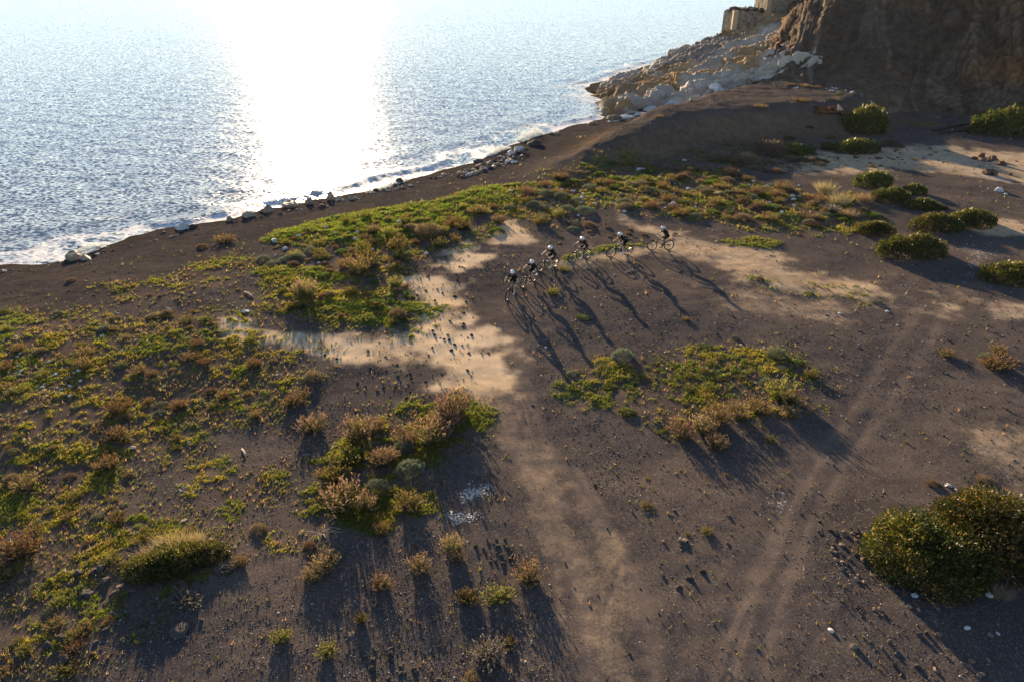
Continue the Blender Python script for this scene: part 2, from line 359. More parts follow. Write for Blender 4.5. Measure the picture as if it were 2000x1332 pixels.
def mat_ground():
    m, nt, out = new_mat('ground gravel and sand'); T = NT(nt)
    P = T.pos()
    a = T.attr('masks'); s = T.n('ShaderNodeSeparateColor'); T.l(a.outputs['Color'], s.inputs[0])
    sand, moss, salt, wetv = s.outputs[0], s.outputs[1], s.outputs[2], a.outputs['Alpha']
    b = T.attr('tints'); s2 = T.n('ShaderNodeSeparateColor'); T.l(b.outputs['Color'], s2.inputs[0])
    yel, trk, bea, hum = s2.outputs[0], s2.outputs[1], s2.outputs[2], b.outputs['Alpha']
    big = T.noise(P, 0.22, 5, 0.6); mid = T.noise(P, 1.4, 5, 0.6); fine = T.noise(P, 9.0, 4, 0.7); grain = T.noise(P, 46.0, 2, 0.8)
    vor = T.voro(P, 30.0, out='Color'); sv = T.n('ShaderNodeSeparateColor'); T.l(vor, sv.inputs[0])
    vd = T.voro(P, 30.0)
    # gravel: dark purple-brown grains, each its own shade
    g1 = T.mix(T.ramp(big, 0.35, 0.65), rgb(0.080, 0.069, 0.065), rgb(0.150, 0.118, 0.098))
    g1 = T.mix(T.ramp(mid, 0.3, 0.75, 0, 0.5), g1, rgb(0.096, 0.075, 0.064))
    g1 = T.mix(T.ramp(sv.outputs[0], 0.0, 1.0, 0.0, 0.55), g1, rgb(0.045, 0.040, 0.042))
    g1 = T.mix(T.ramp(sv.outputs[1], 0.86, 0.97, 0, 0.75), g1, rgb(0.24, 0.20, 0.17))
    g1 = T.mix(T.ramp(grain, 0.55, 0.8, 0, 0.35), g1, rgb(0.19, 0.155, 0.135))
    bcol = T.mix(T.ramp(mid, 0.35, 0.7), rgb(0.066, 0.057, 0.053), rgb(0.102, 0.086, 0.078))
    bcol = T.mix(T.ramp(sv.outputs[2], 0.0, 1.0, 0, 0.5), bcol, rgb(0.030, 0.026, 0.025))
    bst = T.noise(P, 3.2, 4, 0.75); bcol = T.mix(T.ramp(bst, 0.42, 0.62, 0.0, 0.65), bcol, rgb(0.036, 0.031, 0.030)); bcol = T.mix(T.ramp(bst, 0.62, 0.8, 0.0, 0.6), bcol, rgb(0.11, 0.09, 0.078))
    g1 = T.mix(T.math('MULTIPLY', bea, 0.95), g1, bcol)
    g1 = T.mix(T.math('MULTIPLY', trk, 0.55), g1, rgb(0.215, 0.165, 0.135))
    # soil under the plants
    soil = T.mix(T.ramp(mid, 0.3, 0.7), rgb(0.10, 0.066, 0.042), rgb(0.185, 0.125, 0.075))
    g1 = T.mix(T.math('MULTIPLY', T.ramp(T.math('ADD', hum, T.math('MULTIPLY', T.math('SUBTRACT', fine, 0.5), 0.9)), 0.1, 0.7), 0.7), g1, soil)
    # sand
    sc = T.mix(T.ramp(big, 0.3, 0.7), rgb(0.68, 0.485, 0.295), rgb(0.80, 0.60, 0.39))
    sc = T.mix(T.ramp(fine, 0.58, 0.85, 0, 0.35), sc, rgb(0.34, 0.25, 0.17))
    sc = T.mix(T.ramp(sv.outputs[1], 0.84, 0.96, 0, 0.4), sc, rgb(0.2, 0.155, 0.12))
    sf = T.ramp(T.math('ADD', sand, T.math('MULTIPLY', T.math('SUBTRACT', T.math('ADD', T.math('MULTIPLY', fine, 0.45), T.math('MULTIPLY', mid, 0.55)), 0.5), 1.15)), 0.10, 1.0)
    c = T.mix(sf, g1, sc)
    # moss and lichen between the tufts
    mc = T.mix(T.ramp(mid, 0.35, 0.65), rgb(0.055, 0.085, 0.018), rgb(0.12, 0.125, 0.028))
    mc = T.mix(T.math('MULTIPLY', yel, T.ramp(fine, 0.4, 0.65)), mc, rgb(0.22, 0.16, 0.035))
    mf = T.ramp(T.math('ADD', moss, T.math('MULTIPLY', T.math('SUBTRACT', fine, 0.5), 0.8)), 0.2, 0.7)
    c = T.mix(T.math('MULTIPLY', mf, 0.85), c, mc)
    sl = T.ramp(T.math('ADD', salt, T.math('MULTIPLY', T.math('SUBTRACT', fine, 0.5), 2.6)), 0.45, 1.0)
    c = T.mix(T.math('MULTIPLY', sl, 0.8), c, rgb(0.62, 0.58, 0.55))
    c = T.mix(T.math('MULTIPLY', wetv, 0.6), c, rgb(0.035, 0.03, 0.028))
    hgt = T.math('ADD', T.math('MULTIPLY', fine, 0.5), T.math('ADD', T.math('MULTIPLY', T.math('SUBTRACT', 0.6, vd), 0.55), T.math('MULTIPLY', grain, 0.25)))
    hgt = T.math('ADD', hgt, T.math('MULTIPLY', bea, T.math('MULTIPLY', bst, 4.0)))
    soft = T.math('SUBTRACT', 1.0, T.math('MULTIPLY', sf, 0.85))
    nrm = T.bump(T.math('MULTIPLY', hgt, soft), 0.5, 0.018)
    r = T.math('SUBTRACT', 0.93, T.math('MULTIPLY', wetv, 0.55))
    T.l(T.princ(c, r, nrm, 0.0), out.inputs[0]); return m
_hA, _hR, _hZ = angs.copy(), rs.copy(), gz.reshape(len(rs), len(angs))
def hz(x, y):
    """height of the finished ground sheet (bilinear on its own grid)"""
    a = math.atan2(x, y); r_ = math.hypot(x, y)
    if not (-W < a < W and 8.0 < r_ < 169.0): return float(height(np.array([x]), np.array([y]))[0])
    i = int(np.clip(np.searchsorted(_hA[:640], a) - 1, 0, 638)); j = int(np.searchsorted(_hR, r_) - 1)
    fa = (a - _hA[i]) / (_hA[i + 1] - _hA[i]); fr = (r_ - _hR[j]) / (_hR[j + 1] - _hR[j])
    return float((_hZ[j, i] * (1 - fa) + _hZ[j, i + 1] * fa) * (1 - fr) + (_hZ[j + 1, i] * (1 - fa) + _hZ[j + 1, i + 1] * fa) * fr)
ground = link('ground', ground_me, mat_ground()); tag(ground, kind='structure')

# ------------------------------------------------------------------ sea
angs = np.concatenate([np.linspace(-W, math.radians(36), 350), np.linspace(math.radians(36), 2 * math.pi - W, 60)[1:-1]])
rs = np.concatenate([np.geomspace(26, 260, 350), np.geomspace(266, 9000, 44)])
sx, sy, sF = polar(angs, rs)
sr = np.hypot(sx, sy)
sz = np.zeros(sx.shape); wr = np.random.default_rng(4)
amp_fade = np.exp(-sr / 260.0) * sstep(235, 110, sr)
jx = (fbm(sx * 0.12, sy * 0.12, 3, 61) - 0.5) * 9; jy = (fbm(sx * 0.12 + 40, sy * 0.12, 3, 62) - 0.5) * 9
for k in range(18):
    lam = 1.0 * 1.16 ** k; th = math.radians(250 + wr.normal(0, 38)); kk = 2 * math.pi / lam
    ph = wr.uniform(0, 6.28); s = np.sin((sx + jx * 0.25) * math.cos(th) * kk + (sy + jy * 0.25) * math.sin(th) * kk + ph)
    sz += 0.006 * lam ** 0.62 * (1 - np.abs(s)) * 1.4 - 0.004
sz = sz * amp_fade
sd = -shore_d(sx, sy)                           # metres offshore
nz = fbm(sx * 0.18, sy * 0.18, 3, 66)
swell = np.exp(-((sd - 3.2 - 3 * (nz - 0.5)) / 1.1) ** 2) * 0.22 * sstep(0.42, 0.62, fbm(sx * 0.07, sy * 0.07, 2, 70)) \
      + np.exp(-((sd - 8.5 - 5 * (nz - 0.5)) / 1.6) ** 2) * 0.10
sz = sz * sstep(-1, 4, sd) + swell
runup = sstep(1.5, -2.5, sd) * 0.16
f1 = fbm(sx * 0.5, sy * 0.5, 4, 71); f2 = ridged(sx * 0.33 + jx * 0.1, sy * 0.33 + jy * 0.1, 4, 72)
foam = sstep(2.9, 0.6, sd - (f1 - 0.5) * 6.5) * 0.95
foam = np.maximum(foam, sstep(12.0, 2.5, sd) * sstep(0.60, 0.80, f2) * 0.85)
foam = np.maximum(foam, np.exp(-((sd - 3.0 - 3 * (nz - 0.5)) / 0.7) ** 2) * 0.9 * sstep(0.45, 0.6, f1))
shal = sstep(11, 0, sd)
sea_me = np_mesh('sea', np.stack([sx, sy, SEA + sz + runup], 1), sF, smooth=True, attrs={'masks': np.stack([foam, shal, shal * 0, shal * 0 + 1], 1)})
SK1, SK2, SKX = 2.4, 0.24, 0.36
def mat_sea():
    m, nt, out = new_mat('sea water'); T = NT(nt); P = T.pos()
    a = T.attr('masks'); s = T.n('ShaderNodeSeparateColor'); T.l(a.outputs['Color'], s.inputs[0])
    mp = T.n('ShaderNodeMapping'); T.l(P, mp.inputs[0]); mp.inputs['Rotation'].default_value = (0, 0, math.radians(12)); mp.inputs['Scale'].default_value = (0.55, 1.0, 1.0)
    v = mp.outputs[0]
    def slope(scale, detail, rough, k, dist):
        nd = T.n('ShaderNodeTexNoise'); nd.inputs['Scale'].default_value = scale; nd.inputs['Detail'].default_value = detail
        nd.inputs['Roughness'].default_value = rough; nd.inputs['Distortion'].default_value = dist; T.l(v, nd.inputs['Vector'])
        a_ = T.n('ShaderNodeVectorMath', operation='SUBTRACT'); T.l(nd.outputs['Color'], a_.inputs[0]); a_.inputs[1].default_value = (0.5, 0.5, 0.5)
        b_ = T.n('ShaderNodeVectorMath', operation='MULTIPLY'); T.l(a_.outputs[0], b_.inputs[0]); b_.inputs[1].default_value = (k * SKX, k, 0.0)
        return b_.outputs[0]
    def vadd(p_, q_):
        n_ = T.n('ShaderNodeVectorMath', operation='ADD'); T.l(p_, n_.inputs[0]); T.l(q_, n_.inputs[1]); return n_.outputs[0]
    gn = T.n('ShaderNodeNewGeometry').outputs['Normal']
    nn = T.n('ShaderNodeVectorMath', operation='NORMALIZE'); T.l(vadd(gn, vadd(slope(5.0, 3, 0.55, SK1, 0.4), slope(1.1, 3, 0.55, SK2, 0.4))), nn.inputs[0]); nrm = nn.outputs[0]
    c = T.mix(T.math('MULTIPLY', s.outputs[1], 0.8), rgb(0.31, 0.325, 0.34), rgb(0.31, 0.345, 0.35))
    w = T.n('ShaderNodeBsdfPrincipled'); T.l(c, w.inputs['Base Color']); w.inputs['Roughness'].default_value = 0.16; w.inputs['IOR'].default_value = 1.333
    T.l(nrm, w.inputs['Normal'])
    fn = T.noise(P, 2.6, 6, 0.68, 0.8)
    f = T.ramp(T.math('ADD', s.outputs[0], T.math('ADD', T.math('MULTIPLY', T.math('SUBTRACT', fn, 0.5), 1.5), T.math('MULTIPLY', T.math('SUBTRACT', T.voro(P, 1.9, 'DISTANCE_TO_EDGE'), 0.16), -1.3))), 0.45, 0.95)
    fo = T.princ(rgb(0.78, 0.80, 0.82), 0.7, T.bump(fn, 0.7, 0.12), 0.2)
    mx = T.n('ShaderNodeMixShader'); T.l(f, mx.inputs[0]); T.l(w.outputs[0], mx.inputs[1]); T.l(fo, mx.inputs[2]); T.l(mx.outputs[0], out.inputs[0])
    return m
sea = link('sea', sea_me, mat_sea()); tag(sea, kind='structure')
# ------------------------------------------------------------------ cliff and rocky headland (lofted between a foot line and a crest line)
def loft(rows, ns, nt, disp, seed):
    """rows: list of polylines (same point count) from the foot to the back; returns a displaced grid."""
    R = [np.array(r, float) for r in rows]
    k = len(R[0]); s = np.linspace(0, k - 1, ns); i0 = np.clip(np.floor(s).astype(int), 0, k - 2); fs = (s - i0)[:, None]
    fs = fs * 0.6 + (fs * fs * (3 - 2 * fs)) * 0.4
    RS = [r[i0] * (1 - fs) + r[i0 + 1] * fs for r in R]
    m = len(RS); t = np.linspace(0, m - 1, nt); j0 = np.clip(np.floor(t).astype(int), 0, m - 2); ft = t - j0
    P = np.zeros((nt, ns, 3))
    for a in range(nt): P[a] = RS[j0[a]] * (1 - ft[a]) + RS[j0[a] + 1] * ft[a]
    for _ in range(3): P[1:-1] = (P[:-2] + P[2:] + 2 * P[1:-1]) / 4
    du = np.gradient(P, axis=1); dv = np.gradient(P, axis=0); N = np.cross(du, dv); N /= np.linalg.norm(N, axis=2, keepdims=True) + 1e-9
    return P, N
def grid_faces(nt, ns):
    I, J = np.meshgrid(np.arange(ns - 1), np.arange(nt - 1))
    a = J * ns + I
    return np.stack([a, a + 1, a + ns + 1, a + ns], -1).reshape(-1, 4)
def P3(px, py, z): x, y = G(px, py, z); return np.array((x, y, z))

# pale limestone headland
foot = [P3(1168, 236, SEA - 0.3), P3(1185, 233, SEA), P3(1230, 222, SEA + 0.4), P3(1300, 209, -0.6), P3(1372, 201, 0.7), P3(1425, 175, 1.6), P3(1470, 160, 2.2), P3(1530, 158, 2.6), P3(1600, 158, 2.8)]
crest = [at_dist(1149, 187, 124.5), at_dist(1189, 161, 127), at_dist(1240, 147, 131), at_dist(1300, 112, 137), at_dist(1345, 89, 141), at_dist(1428, 60, 146), at_dist(1488, 38, 150), at_dist(1545, 5, 154), at_dist(1620, -30, 158)]
low = []; mid = []
for i, (a, b) in enumerate(zip(foot, crest)):
    up = (0.62, 0.62, 0.55, 0.42, 0.32, 0.28, 0.25, 0.25, 0.25)[i]
    q = a * 0.90 + b * 0.10; q[2] = a[2] + (b[2] - a[2]) * up; low.append(q)
    q = a * 0.45 + b * 0.55; q[2] = a[2] + (b[2] - a[2]) * (up + (1 - up) * 0.52); mid.append(q)
back = [c + np.array((0, 10, -9.0)) for c in crest]; under = [f + np.array((0, -0.8, -1.5)) for f in foot]
nsH, ntH = 400, 230
Pm, Nm = loft([under, foot, low, mid, crest, back], nsH, ntH, 0, 0)
X, Y, Z = Pm[..., 0], Pm[..., 1], Pm[..., 2]
u = X * 0.75 + Y * 0.2; v = Y * 0.5 + Z * 1.3 - X * 0.28           # beds dipping towards the sea
bw = v * 0.5 + (fbm(u * 0.10, v * 0.22, 3, 5) - 0.5) * 2.6
bed = (bw * 1.15) % 1.0; bed = np.where(bed < 0.72, bed / 0.72, (1 - bed) / 0.28)   # slabs that overhang on their lower side
fine_b = (bw * 4.3 + fbm(u * 0.5, v, 2, 6) * 0.8) % 1.0
blk = ridged(u * 0.20, v * 0.30, 4, 21)
jo = np.abs(2 * ((u * 0.16 + (fbm(u * 0.2, v * 0.2, 3, 8) - 0.5) * 1.6) % 1.0) - 1); crack = sstep(0.12, 0.0, jo)  # joints across the beds
cell = fbm(u * 0.5, v * 0.8, 4, 23); cell = np.floor(cell * 8) / 8 * 0.7 + cell * 0.3
D = (blk - 0.55) * 1.5 + (bed - 0.45) * 1.25 + (fine_b - 0.5) * 0.22 + (cell - 0.5) * 1.6 - crack * 0.9 + (fbm(u * 2.2, v * 2.6, 3, 24) - 0.5) * 0.4
edge = sstep(0, 22, np.arange(ntH))[:, None] * np.ones((1, nsH)); edge = edge * sstep(0, 10, np.arange(nsH))[None, :]
Pm = Pm + Nm * (D * edge * 0.95)[..., None]
hc = np.ones((ntH, nsH, 3)); dk = sstep(0.45, 0.15, blk)[..., None]
hc = hc * (1 - 0.35 * dk)
och = sstep(0.52, 0.7, fbm(u * 0.2 + 9, v * 0.25, 4, 29))[..., None]
hc = hc * (1 - och) + och * np.array((0.86, 0.66, 0.42))
tide = sstep(1.4, -0.2, Pm[..., 2] - SEA)[..., None]; hc = hc * (1 - 0.55 * tide)
whitefoot = (sstep(0.15, 0.0, np.arange(ntH) / ntH - 0.12)[:, None] * sstep(60, 110, np.arange(nsH))[None, :] * sstep(0.4, 0.55, fbm(u * 0.3, v * 0.3, 3, 33)))[..., None]
hc = hc * (1 - whitefoot) + whitefoot * np.array((1.12, 1.13, 1.15))
scree = sstep(0.5, 0.62, fbm(X * 0.13 + 3, Y * 0.11, 3, 35))[..., None] * sstep(0.5, 0.66, np.arange(ntH) / ntH)[:, None, None]
hc = hc * (1 - 0.45 * scree)
head_me = np_mesh('headland', Pm.reshape(-1, 3), grid_faces(ntH, nsH), col=hc.reshape(-1, 3), smooth=False)
headland = link('headland', head_me, mat_rock('pale limestone', (0.40, 0.325, 0.25), (0.58, 0.50, 0.41), 0.9, 0.9, 0.9, 0.3, usecol=True)); tag(headland, kind='structure')

# dark eroded cliff behind the gravel terrace
foot = [P3(1452, 166, 1.9), P3(1490, 166, 2.3), P3(1560, 170, 2.6), P3(1640, 176, 2.6), P3(1720, 184, 2.2), P3(1800, 190, 1.8), P3(1880, 205, 1.2), P3(1950, 222, 0.9), P3(2010, 238, 0.6), P3(2120, 250, 0.4), P3(2300, 270, 0.2)]
crest = [at_dist(1500, 84, 128), at_dist(1562, 0, 138), at_dist(1640, -80, 142), at_dist(1720, -110, 140), at_dist(1790, -130, 136), at_dist(1860, -140, 131), at_dist(1930, -150, 125), at_dist(2010, -160, 119), at_dist(2090, -170, 113), at_dist(2230, -190, 106), at_dist(2460, -220, 98)]
low = []; mid = []; hi = []
for i, (a, b) in enumerate(zip(foot, crest)):
    q = a * 0.80 + b * 0.20; q[2] = a[2] + (b[2] - a[2]) * 0.13; low.append(q)
    q = a * 0.52 + b * 0.48; q[2] = a[2] + (b[2] - a[2]) * 0.46; mid.append(q)
    q = a * 0.25 + b * 0.75; q[2] = a[2] + (b[2] - a[2]) * 0.80; hi.append(q)
back = [c + np.array((8, 26, 1.0)) for c in crest]; under = [f + np.array((0, -2.5, -3.5)) for f in foot]; drop = [c + np.array((14, 60, -16.0)) for c in crest]
nsC, ntC = 420, 220
Pm, Nm = loft([under, foot, low, mid, hi, crest, back, drop], nsC, ntC, 0, 0)
X, Y, Z = Pm[..., 0], Pm[..., 1], Pm[..., 2]
ss = np.linspace(0, 1, nsC)[None, :] * np.ones((ntC, 1)); tt = np.linspace(0, 1, ntC)[:, None] * np.ones((1, nsC))
rightw = sstep(0.40, 0.60, ss + 0.12 * (fbm(ss * 9, tt * 5, 3, 100) - 0.5))
wp = (fbm(ss * 11, tt * 4, 3, 99) - 0.5)
gul = ridged(ss * 15 + wp * 1.4 - tt * 1.2, tt * 1.1, 3, 101)                # gullies and rills running down the slope
rill = ridged(ss * 52 + wp * 5 - tt * 4, tt * 3.2, 3, 103)
bd = -ss * 9 + tt * 13 + wp * 3.5; ac = ss * 16 + tt * 6                    # slanting beds on the right, broken across
bedr = 1 - np.abs(2 * ((bd * 1.9) % 1.0) - 1); beds = 0.6 * bedr ** 0.6 + 0.4 * ridged(ac * 0.7, bd * 2.6, 3, 111)
blocky = fbm(X * 0.55, Z * 0.7 + Y * 0.2, 4, 115); blocky = np.floor(blocky * 7) / 7 * 0.6 + blocky * 0.4
D = (gul - 0.62) * (0.8 + 1.2 * sstep(0.08, 0.3, ss)) * (1 - 0.75 * rightw) + (rill - 0.6) * 0.8 * (1 - 0.7 * rightw) + (beds - 0.5) * 0.9 * rightw * (0.3 + 1.4 * fbm(ss * 8, tt * 6, 3, 140)) + (blocky - 0.5) * (1.3 + 1.2 * rightw) + (fbm(X * 1.9, Z * 1.9 + Y * 0.6, 3, 117) - 0.5) * 0.55
edge = sstep(0.10, 0.34, tt)
D = D * (0.10 + 0.9 * edge) * sstep(0, 12, np.arange(ntC))[:, None]
Pm = Pm + Nm * D[..., None]
cc = np.ones((ntC, nsC, 3)); br = fbm(X * 0.08, Z * 0.09 + Y * 0.03, 4, 121)[..., None]
cc = cc * (1 - sstep(0.48, 0.66, br)) + sstep(0.48, 0.66, br) * np.array((1.45, 1.12, 0.78))
gr = sstep(0.5, 0.68, fbm(X * 0.09 + 30, Z * 0.07 + Y * 0.03, 4, 125))[..., None]
cc = cc * (1 - 0.55 * gr) + 0.55 * gr * np.array((0.72, 0.80, 0.86))
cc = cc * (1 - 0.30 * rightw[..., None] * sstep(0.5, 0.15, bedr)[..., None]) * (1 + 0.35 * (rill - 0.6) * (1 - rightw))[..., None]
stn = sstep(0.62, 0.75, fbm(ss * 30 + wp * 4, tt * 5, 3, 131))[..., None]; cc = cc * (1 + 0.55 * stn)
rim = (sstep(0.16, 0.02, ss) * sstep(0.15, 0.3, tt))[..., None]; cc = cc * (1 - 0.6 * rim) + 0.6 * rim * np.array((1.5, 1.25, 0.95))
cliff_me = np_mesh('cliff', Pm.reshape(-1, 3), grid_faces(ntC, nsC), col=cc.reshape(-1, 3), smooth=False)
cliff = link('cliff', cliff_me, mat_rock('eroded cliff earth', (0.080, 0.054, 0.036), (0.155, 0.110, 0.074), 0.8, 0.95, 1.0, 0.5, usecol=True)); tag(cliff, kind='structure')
CLIFFP = Pm[:ntC // 2]; HEADP = None

# ------------------------------------------------------------------ ruined masonry on the headland
M_masonry = mat_rock('rubble masonry', (0.19, 0.145, 0.10), (0.46, 0.375, 0.285), 1.3, 0.9, 0.9, 0.12)
M_quoin = mat_rock('pale corner masonry', (0.44, 0.33, 0.20), (0.55, 0.43, 0.28), 2.0, 0.9, 0.6, 0.06)
M_dark = mat_rock('dark rubble', (0.06, 0.05, 0.045), (0.12, 0.10, 0.085), 2.0, 0.95, 0.9, 0.1, objvar=0.2)
def boxes_mesh(name, boxes, jit=0.0, seed=0, bevel=0.0):
    r = np.random.default_rng(seed); V = []; F = []
    for (c, s, rot) in boxes:
        b = np.array([(x, y, z) for x in (-.5, .5) for y in (-.5, .5) for z in (-.5, .5)]) * np.array(s)
        b = b + r.normal(0, jit, b.shape)
        cr, sr_ = math.cos(rot), math.sin(rot); b = np.stack([b[:, 0] * cr - b[:, 1] * sr_, b[:, 0] * sr_ + b[:, 1] * cr, b[:, 2]], 1) + np.array(c)
        o = len(V) * 8; V.append(b); F += [[o + i for i in q] for q in ((0, 1, 3, 2), (4, 6, 7, 5), (0, 4, 5, 1), (2, 3, 7, 6), (0, 2, 6, 4), (1, 5, 7, 3))]
    me = np_mesh(name, np.concatenate(V), F)
    return me
def wall_grid(name, w, d, h, seed, cols=28, rows=12, ragged=0.5):
    """a thick masonry block with uneven courses and a broken top edge"""
    r = np.random.default_rng(seed); bm = bmesh.new()
    bmesh.ops.create_cube(bm, size=1.0)
    bmesh.ops.scale(bm, vec=(w, d, h), verts=bm.verts); bmesh.ops.translate(bm, vec=(0, 0, h / 2), verts=bm.verts)
    bmesh.ops.subdivide_edges(bm, edges=bm.edges, cuts=10, use_grid_fill=True)
    for v_ in bm.verts:
        n = float(fbm(np.array([v_.co.x * 1.3 + v_.co.y]), np.array([v_.co.z * 1.6 + v_.co.y]), 3, seed)[0]) - 0.5
        if v_.co.z > h * 0.97: v_.co.z += ragged * (float(vnoise(np.array([v_.co.x * 1.1]), np.array([v_.co.y * 1.1]), seed)[0]) - 0.6)
        v_.co.x += n * 0.14; v_.co.y += n * 0.16
    me = bpy.data.meshes.new(name); bm.to_mesh(me); bm.free(); return me
ruin = empty('ruined_terrace', (0, 0, 0)); tag(ruin, 'low ruined stone terrace with pale corner at the sea edge of the headland', 'ruin')
p0 = at_dist(1428, 62, 143.0); p1 = at_dist(1484, 52, 145.0); mw = float(np.linalg.norm((p1 - p0)[:2])); ang = math.atan2(p1[1] - p0[1], p1[0] - p0[0])
zb = float(p0[2]) - 1.2; mc_ = (p0 + p1) / 2
wall = link('wall', wall_grid('ruin_wall', mw, 4.5, 4.6, 3, ragged=0.9), M_masonry, ruin); wall.location = (mc_[0], mc_[1] + 2.0, zb); wall.rotation_euler = (0, 0, ang)
q = link('corner', wall_grid('ruin_corner', 0.9, 0.9, 4.9, 5, ragged=0.1), M_quoin, ruin); q.location = (p0[0] + 0.3, p0[1] - 0.25, zb - 0.1)
lw = link('lower_wall', wall_grid('ruin_low', 2.4, 1.8, 2.3, 9, ragged=0.3), M_masonry, ruin); lw.location = (p0[0] + 1.6, p0[1] - 1.2, zb - 0.9); lw.rotation_euler = (0, 0, ang)
rub = []
rr = np.random.default_rng(8)
for k in range(46): rub.append(((mc_[0] + rr.uniform(-mw / 2 + .4, mw / 2 - .2), mc_[1] + rr.uniform(0.3, 3.4), zb + 4.6 + abs(rr.normal(0, 0.22))), rr.uniform(0.25, 0.8, 3), rr.uniform(0, 3)))
rubo = link('rubble', boxes_mesh('ruin_rubble', rub, 0.08, 2), M_dark, ruin)
ar = []
for k in range(9):
    a = math.pi * k / 8; ar.append(((mc_[0] + 0.6 + math.cos(a) * 0.75, mc_[1] + 1.0, zb + 4.5 + math.sin(a) * 0.75), (0.34, 0.5, 0.36), 0.2))
link('arch', boxes_mesh('ruin_arch', ar, 0.05, 3), M_masonry, ruin)
tow = empty('ruined_tower', (0, 0, 0)); tag(tow, 'tall ruined stone building with pale corner above the terrace on the headland', 'ruin')
t0 = at_dist(1490, 40, 146.5); zt = float(t0[2]) - 2.0
tw = link('wall', wall_grid('tower_wall', 8.0, 6.0, 11.0, 13, ragged=0.8), M_masonry, tow); tw.location = (t0[0] + 4.1, t0[1] + 3.2, zt); tw.rotation_euler = (0, 0, 0.18)
q = link('corner', wall_grid('tower_corner', 1.0, 1.0, 10.5, 15, ragged=0.2), M_quoin, tow); q.location = (t0[0] + 0.45, t0[1] - 0.25, zt); q.rotation_euler = (0, 0, 0.18)
for k, (wx, wz_) in enumerate(((3.0, 4.2), (5.6, 6.6))):
    wo = link('window', boxes_mesh('tower_window', [((0, 0, 0), (0.8, 0.5, 1.1), 0)], 0.03, 4 + k), M_dark, tow); wo.location = (t0[0] + wx, t0[1] + 0.36 + 0.18 * wx - 0.35, zt + wz_); wo.rotation_euler = (0, 0, 0.18)
sp = link('rock_pinnacle', None)
bpy.data.objects.remove(sp)
# ------------------------------------------------------------------ stones
def rock_mesh(name, seed, sub=2, flat=0.6, amp=0.32, angular=True):
    bm = bmesh.new(); bmesh.ops.create_icosphere(bm, subdivisions=sub, radius=1.0)
    r = np.random.default_rng(seed); co = np.array([v.co for v in bm.verts])
    if angular:                                         # cut by random planes: broken faces
        for k in range(11):
            n = r.normal(0, 1, 3); n /= np.linalg.norm(n); dd = r.uniform(0.45, 0.85)
            h = co @ n; co = co - np.maximum(0, h - dd)[:, None] * n
    co = co + r.normal(0, 0.035, co.shape) + (co / (np.linalg.norm(co, axis=1, keepdims=True))) * ((fbm(co[:, 0] * 1.6 + seed, co[:, 1] * 1.6 + co[:, 2] * 1.3, 3, seed) - 0.5) * amp)[:, None]
    co = co * np.array((1.0, r.uniform(0.65, 0.95), flat * r.uniform(0.85, 1.2)))
    for v, c in zip(bm.verts, co): v.co = c
    me = bpy.data.meshes.new(name); bm.to_mesh(me); bm.free(); return me
def variants(meshes, mat):
    out = []
    for m in meshes:
        c = m.copy(); c.materials.clear(); c.materials.append(mat); out.append(c)
    return out
base_sm = [rock_mesh('small_stone', 50 + i, 1, 0.7, 0.25) for i in range(6)]
base_lg = [rock_mesh('boulder', 80 + i, 3, 0.8, 0.5) for i in range(6)]
base_rd = [rock_mesh('round_stone', 110 + i, 2, 0.72, 0.25, False) for i in range(4)]
M_stone = mat_rock('dark stone', (0.055, 0.048, 0.046), (0.11, 0.092, 0.082), 3.0, 0.85, 0.5, 0.06, objvar=0.3)
M_tanst = mat_rock('tan stone', (0.21, 0.15, 0.105), (0.33, 0.25, 0.18), 3.0, 0.85, 0.5, 0.06, objvar=0.25)
M_white = mat_rock('white limestone', (0.50, 0.48, 0.45), (0.72, 0.70, 0.67), 3.0, 0.8, 0.4, 0.05, objvar=0.15)
M_red = mat_rock('red-brown rock', (0.115, 0.062, 0.044), (0.19, 0.115, 0.08), 3.0, 0.85, 0.5, 0.06, objvar=0.2)
M_shore = mat_rock('shore boulder', (0.34, 0.25, 0.17), (0.50, 0.39, 0.27), 1.4, 0.6, 0.7, 0.08, objvar=0.2)  # tan tone has the sun glare on these backlit rocks painted in
M_clod = mat_rock('dark clod', (0.05, 0.04, 0.032), (0.085, 0.065, 0.05), 4.0, 0.95, 0.8, 0.1, objvar=0.3)
RM = {}
for k, m in (('dark', M_stone), ('tan', M_tanst), ('white', M_white), ('red', M_red), ('shore', M_shore), ('clod', M_clod)):
    RM[k] = dict(sm=variants(base_sm, m), lg=variants(base_lg, m), rd=variants(base_rd, m))
srnd = random.Random(5)
def put_stone(name, x, y, size, tone='dark', form='sm', sink=0.25, label=None, cat='stone', group=None, zs=1.0, rz=None, z=None):
    me = srnd.choice(RM[tone][form]); o = link(name, me)
    zz = hz(x, y) if z is None else z
    s = size / 2
    o.location = (x, y, zz + s * (0.30 - sink) * zs)
    o.scale = (s * srnd.uniform(0.9, 1.15), s * srnd.uniform(0.85, 1.1), s * zs * srnd.uniform(0.85, 1.15))
    o.rotation_euler = (srnd.uniform(-0.25, 0.25), srnd.uniform(-0.25, 0.25), srnd.uniform(0, 6.28) if rz is None else rz)
    return tag(o, label, cat, group)
def stone_px(name, px, py, wpx, label, tone='dark', form='lg', cat='stone', zs=1.0, sink=0.25, zg=0.0, group=None):
    x, y = G(px, py, zg)
    for _ in range(3): zg = hz(x, y); x, y = G(px, py, zg)
    return put_stone(name, x, y, wpx * m_per_px(x, y, zg), tone, form, sink, label, cat, group, zs)

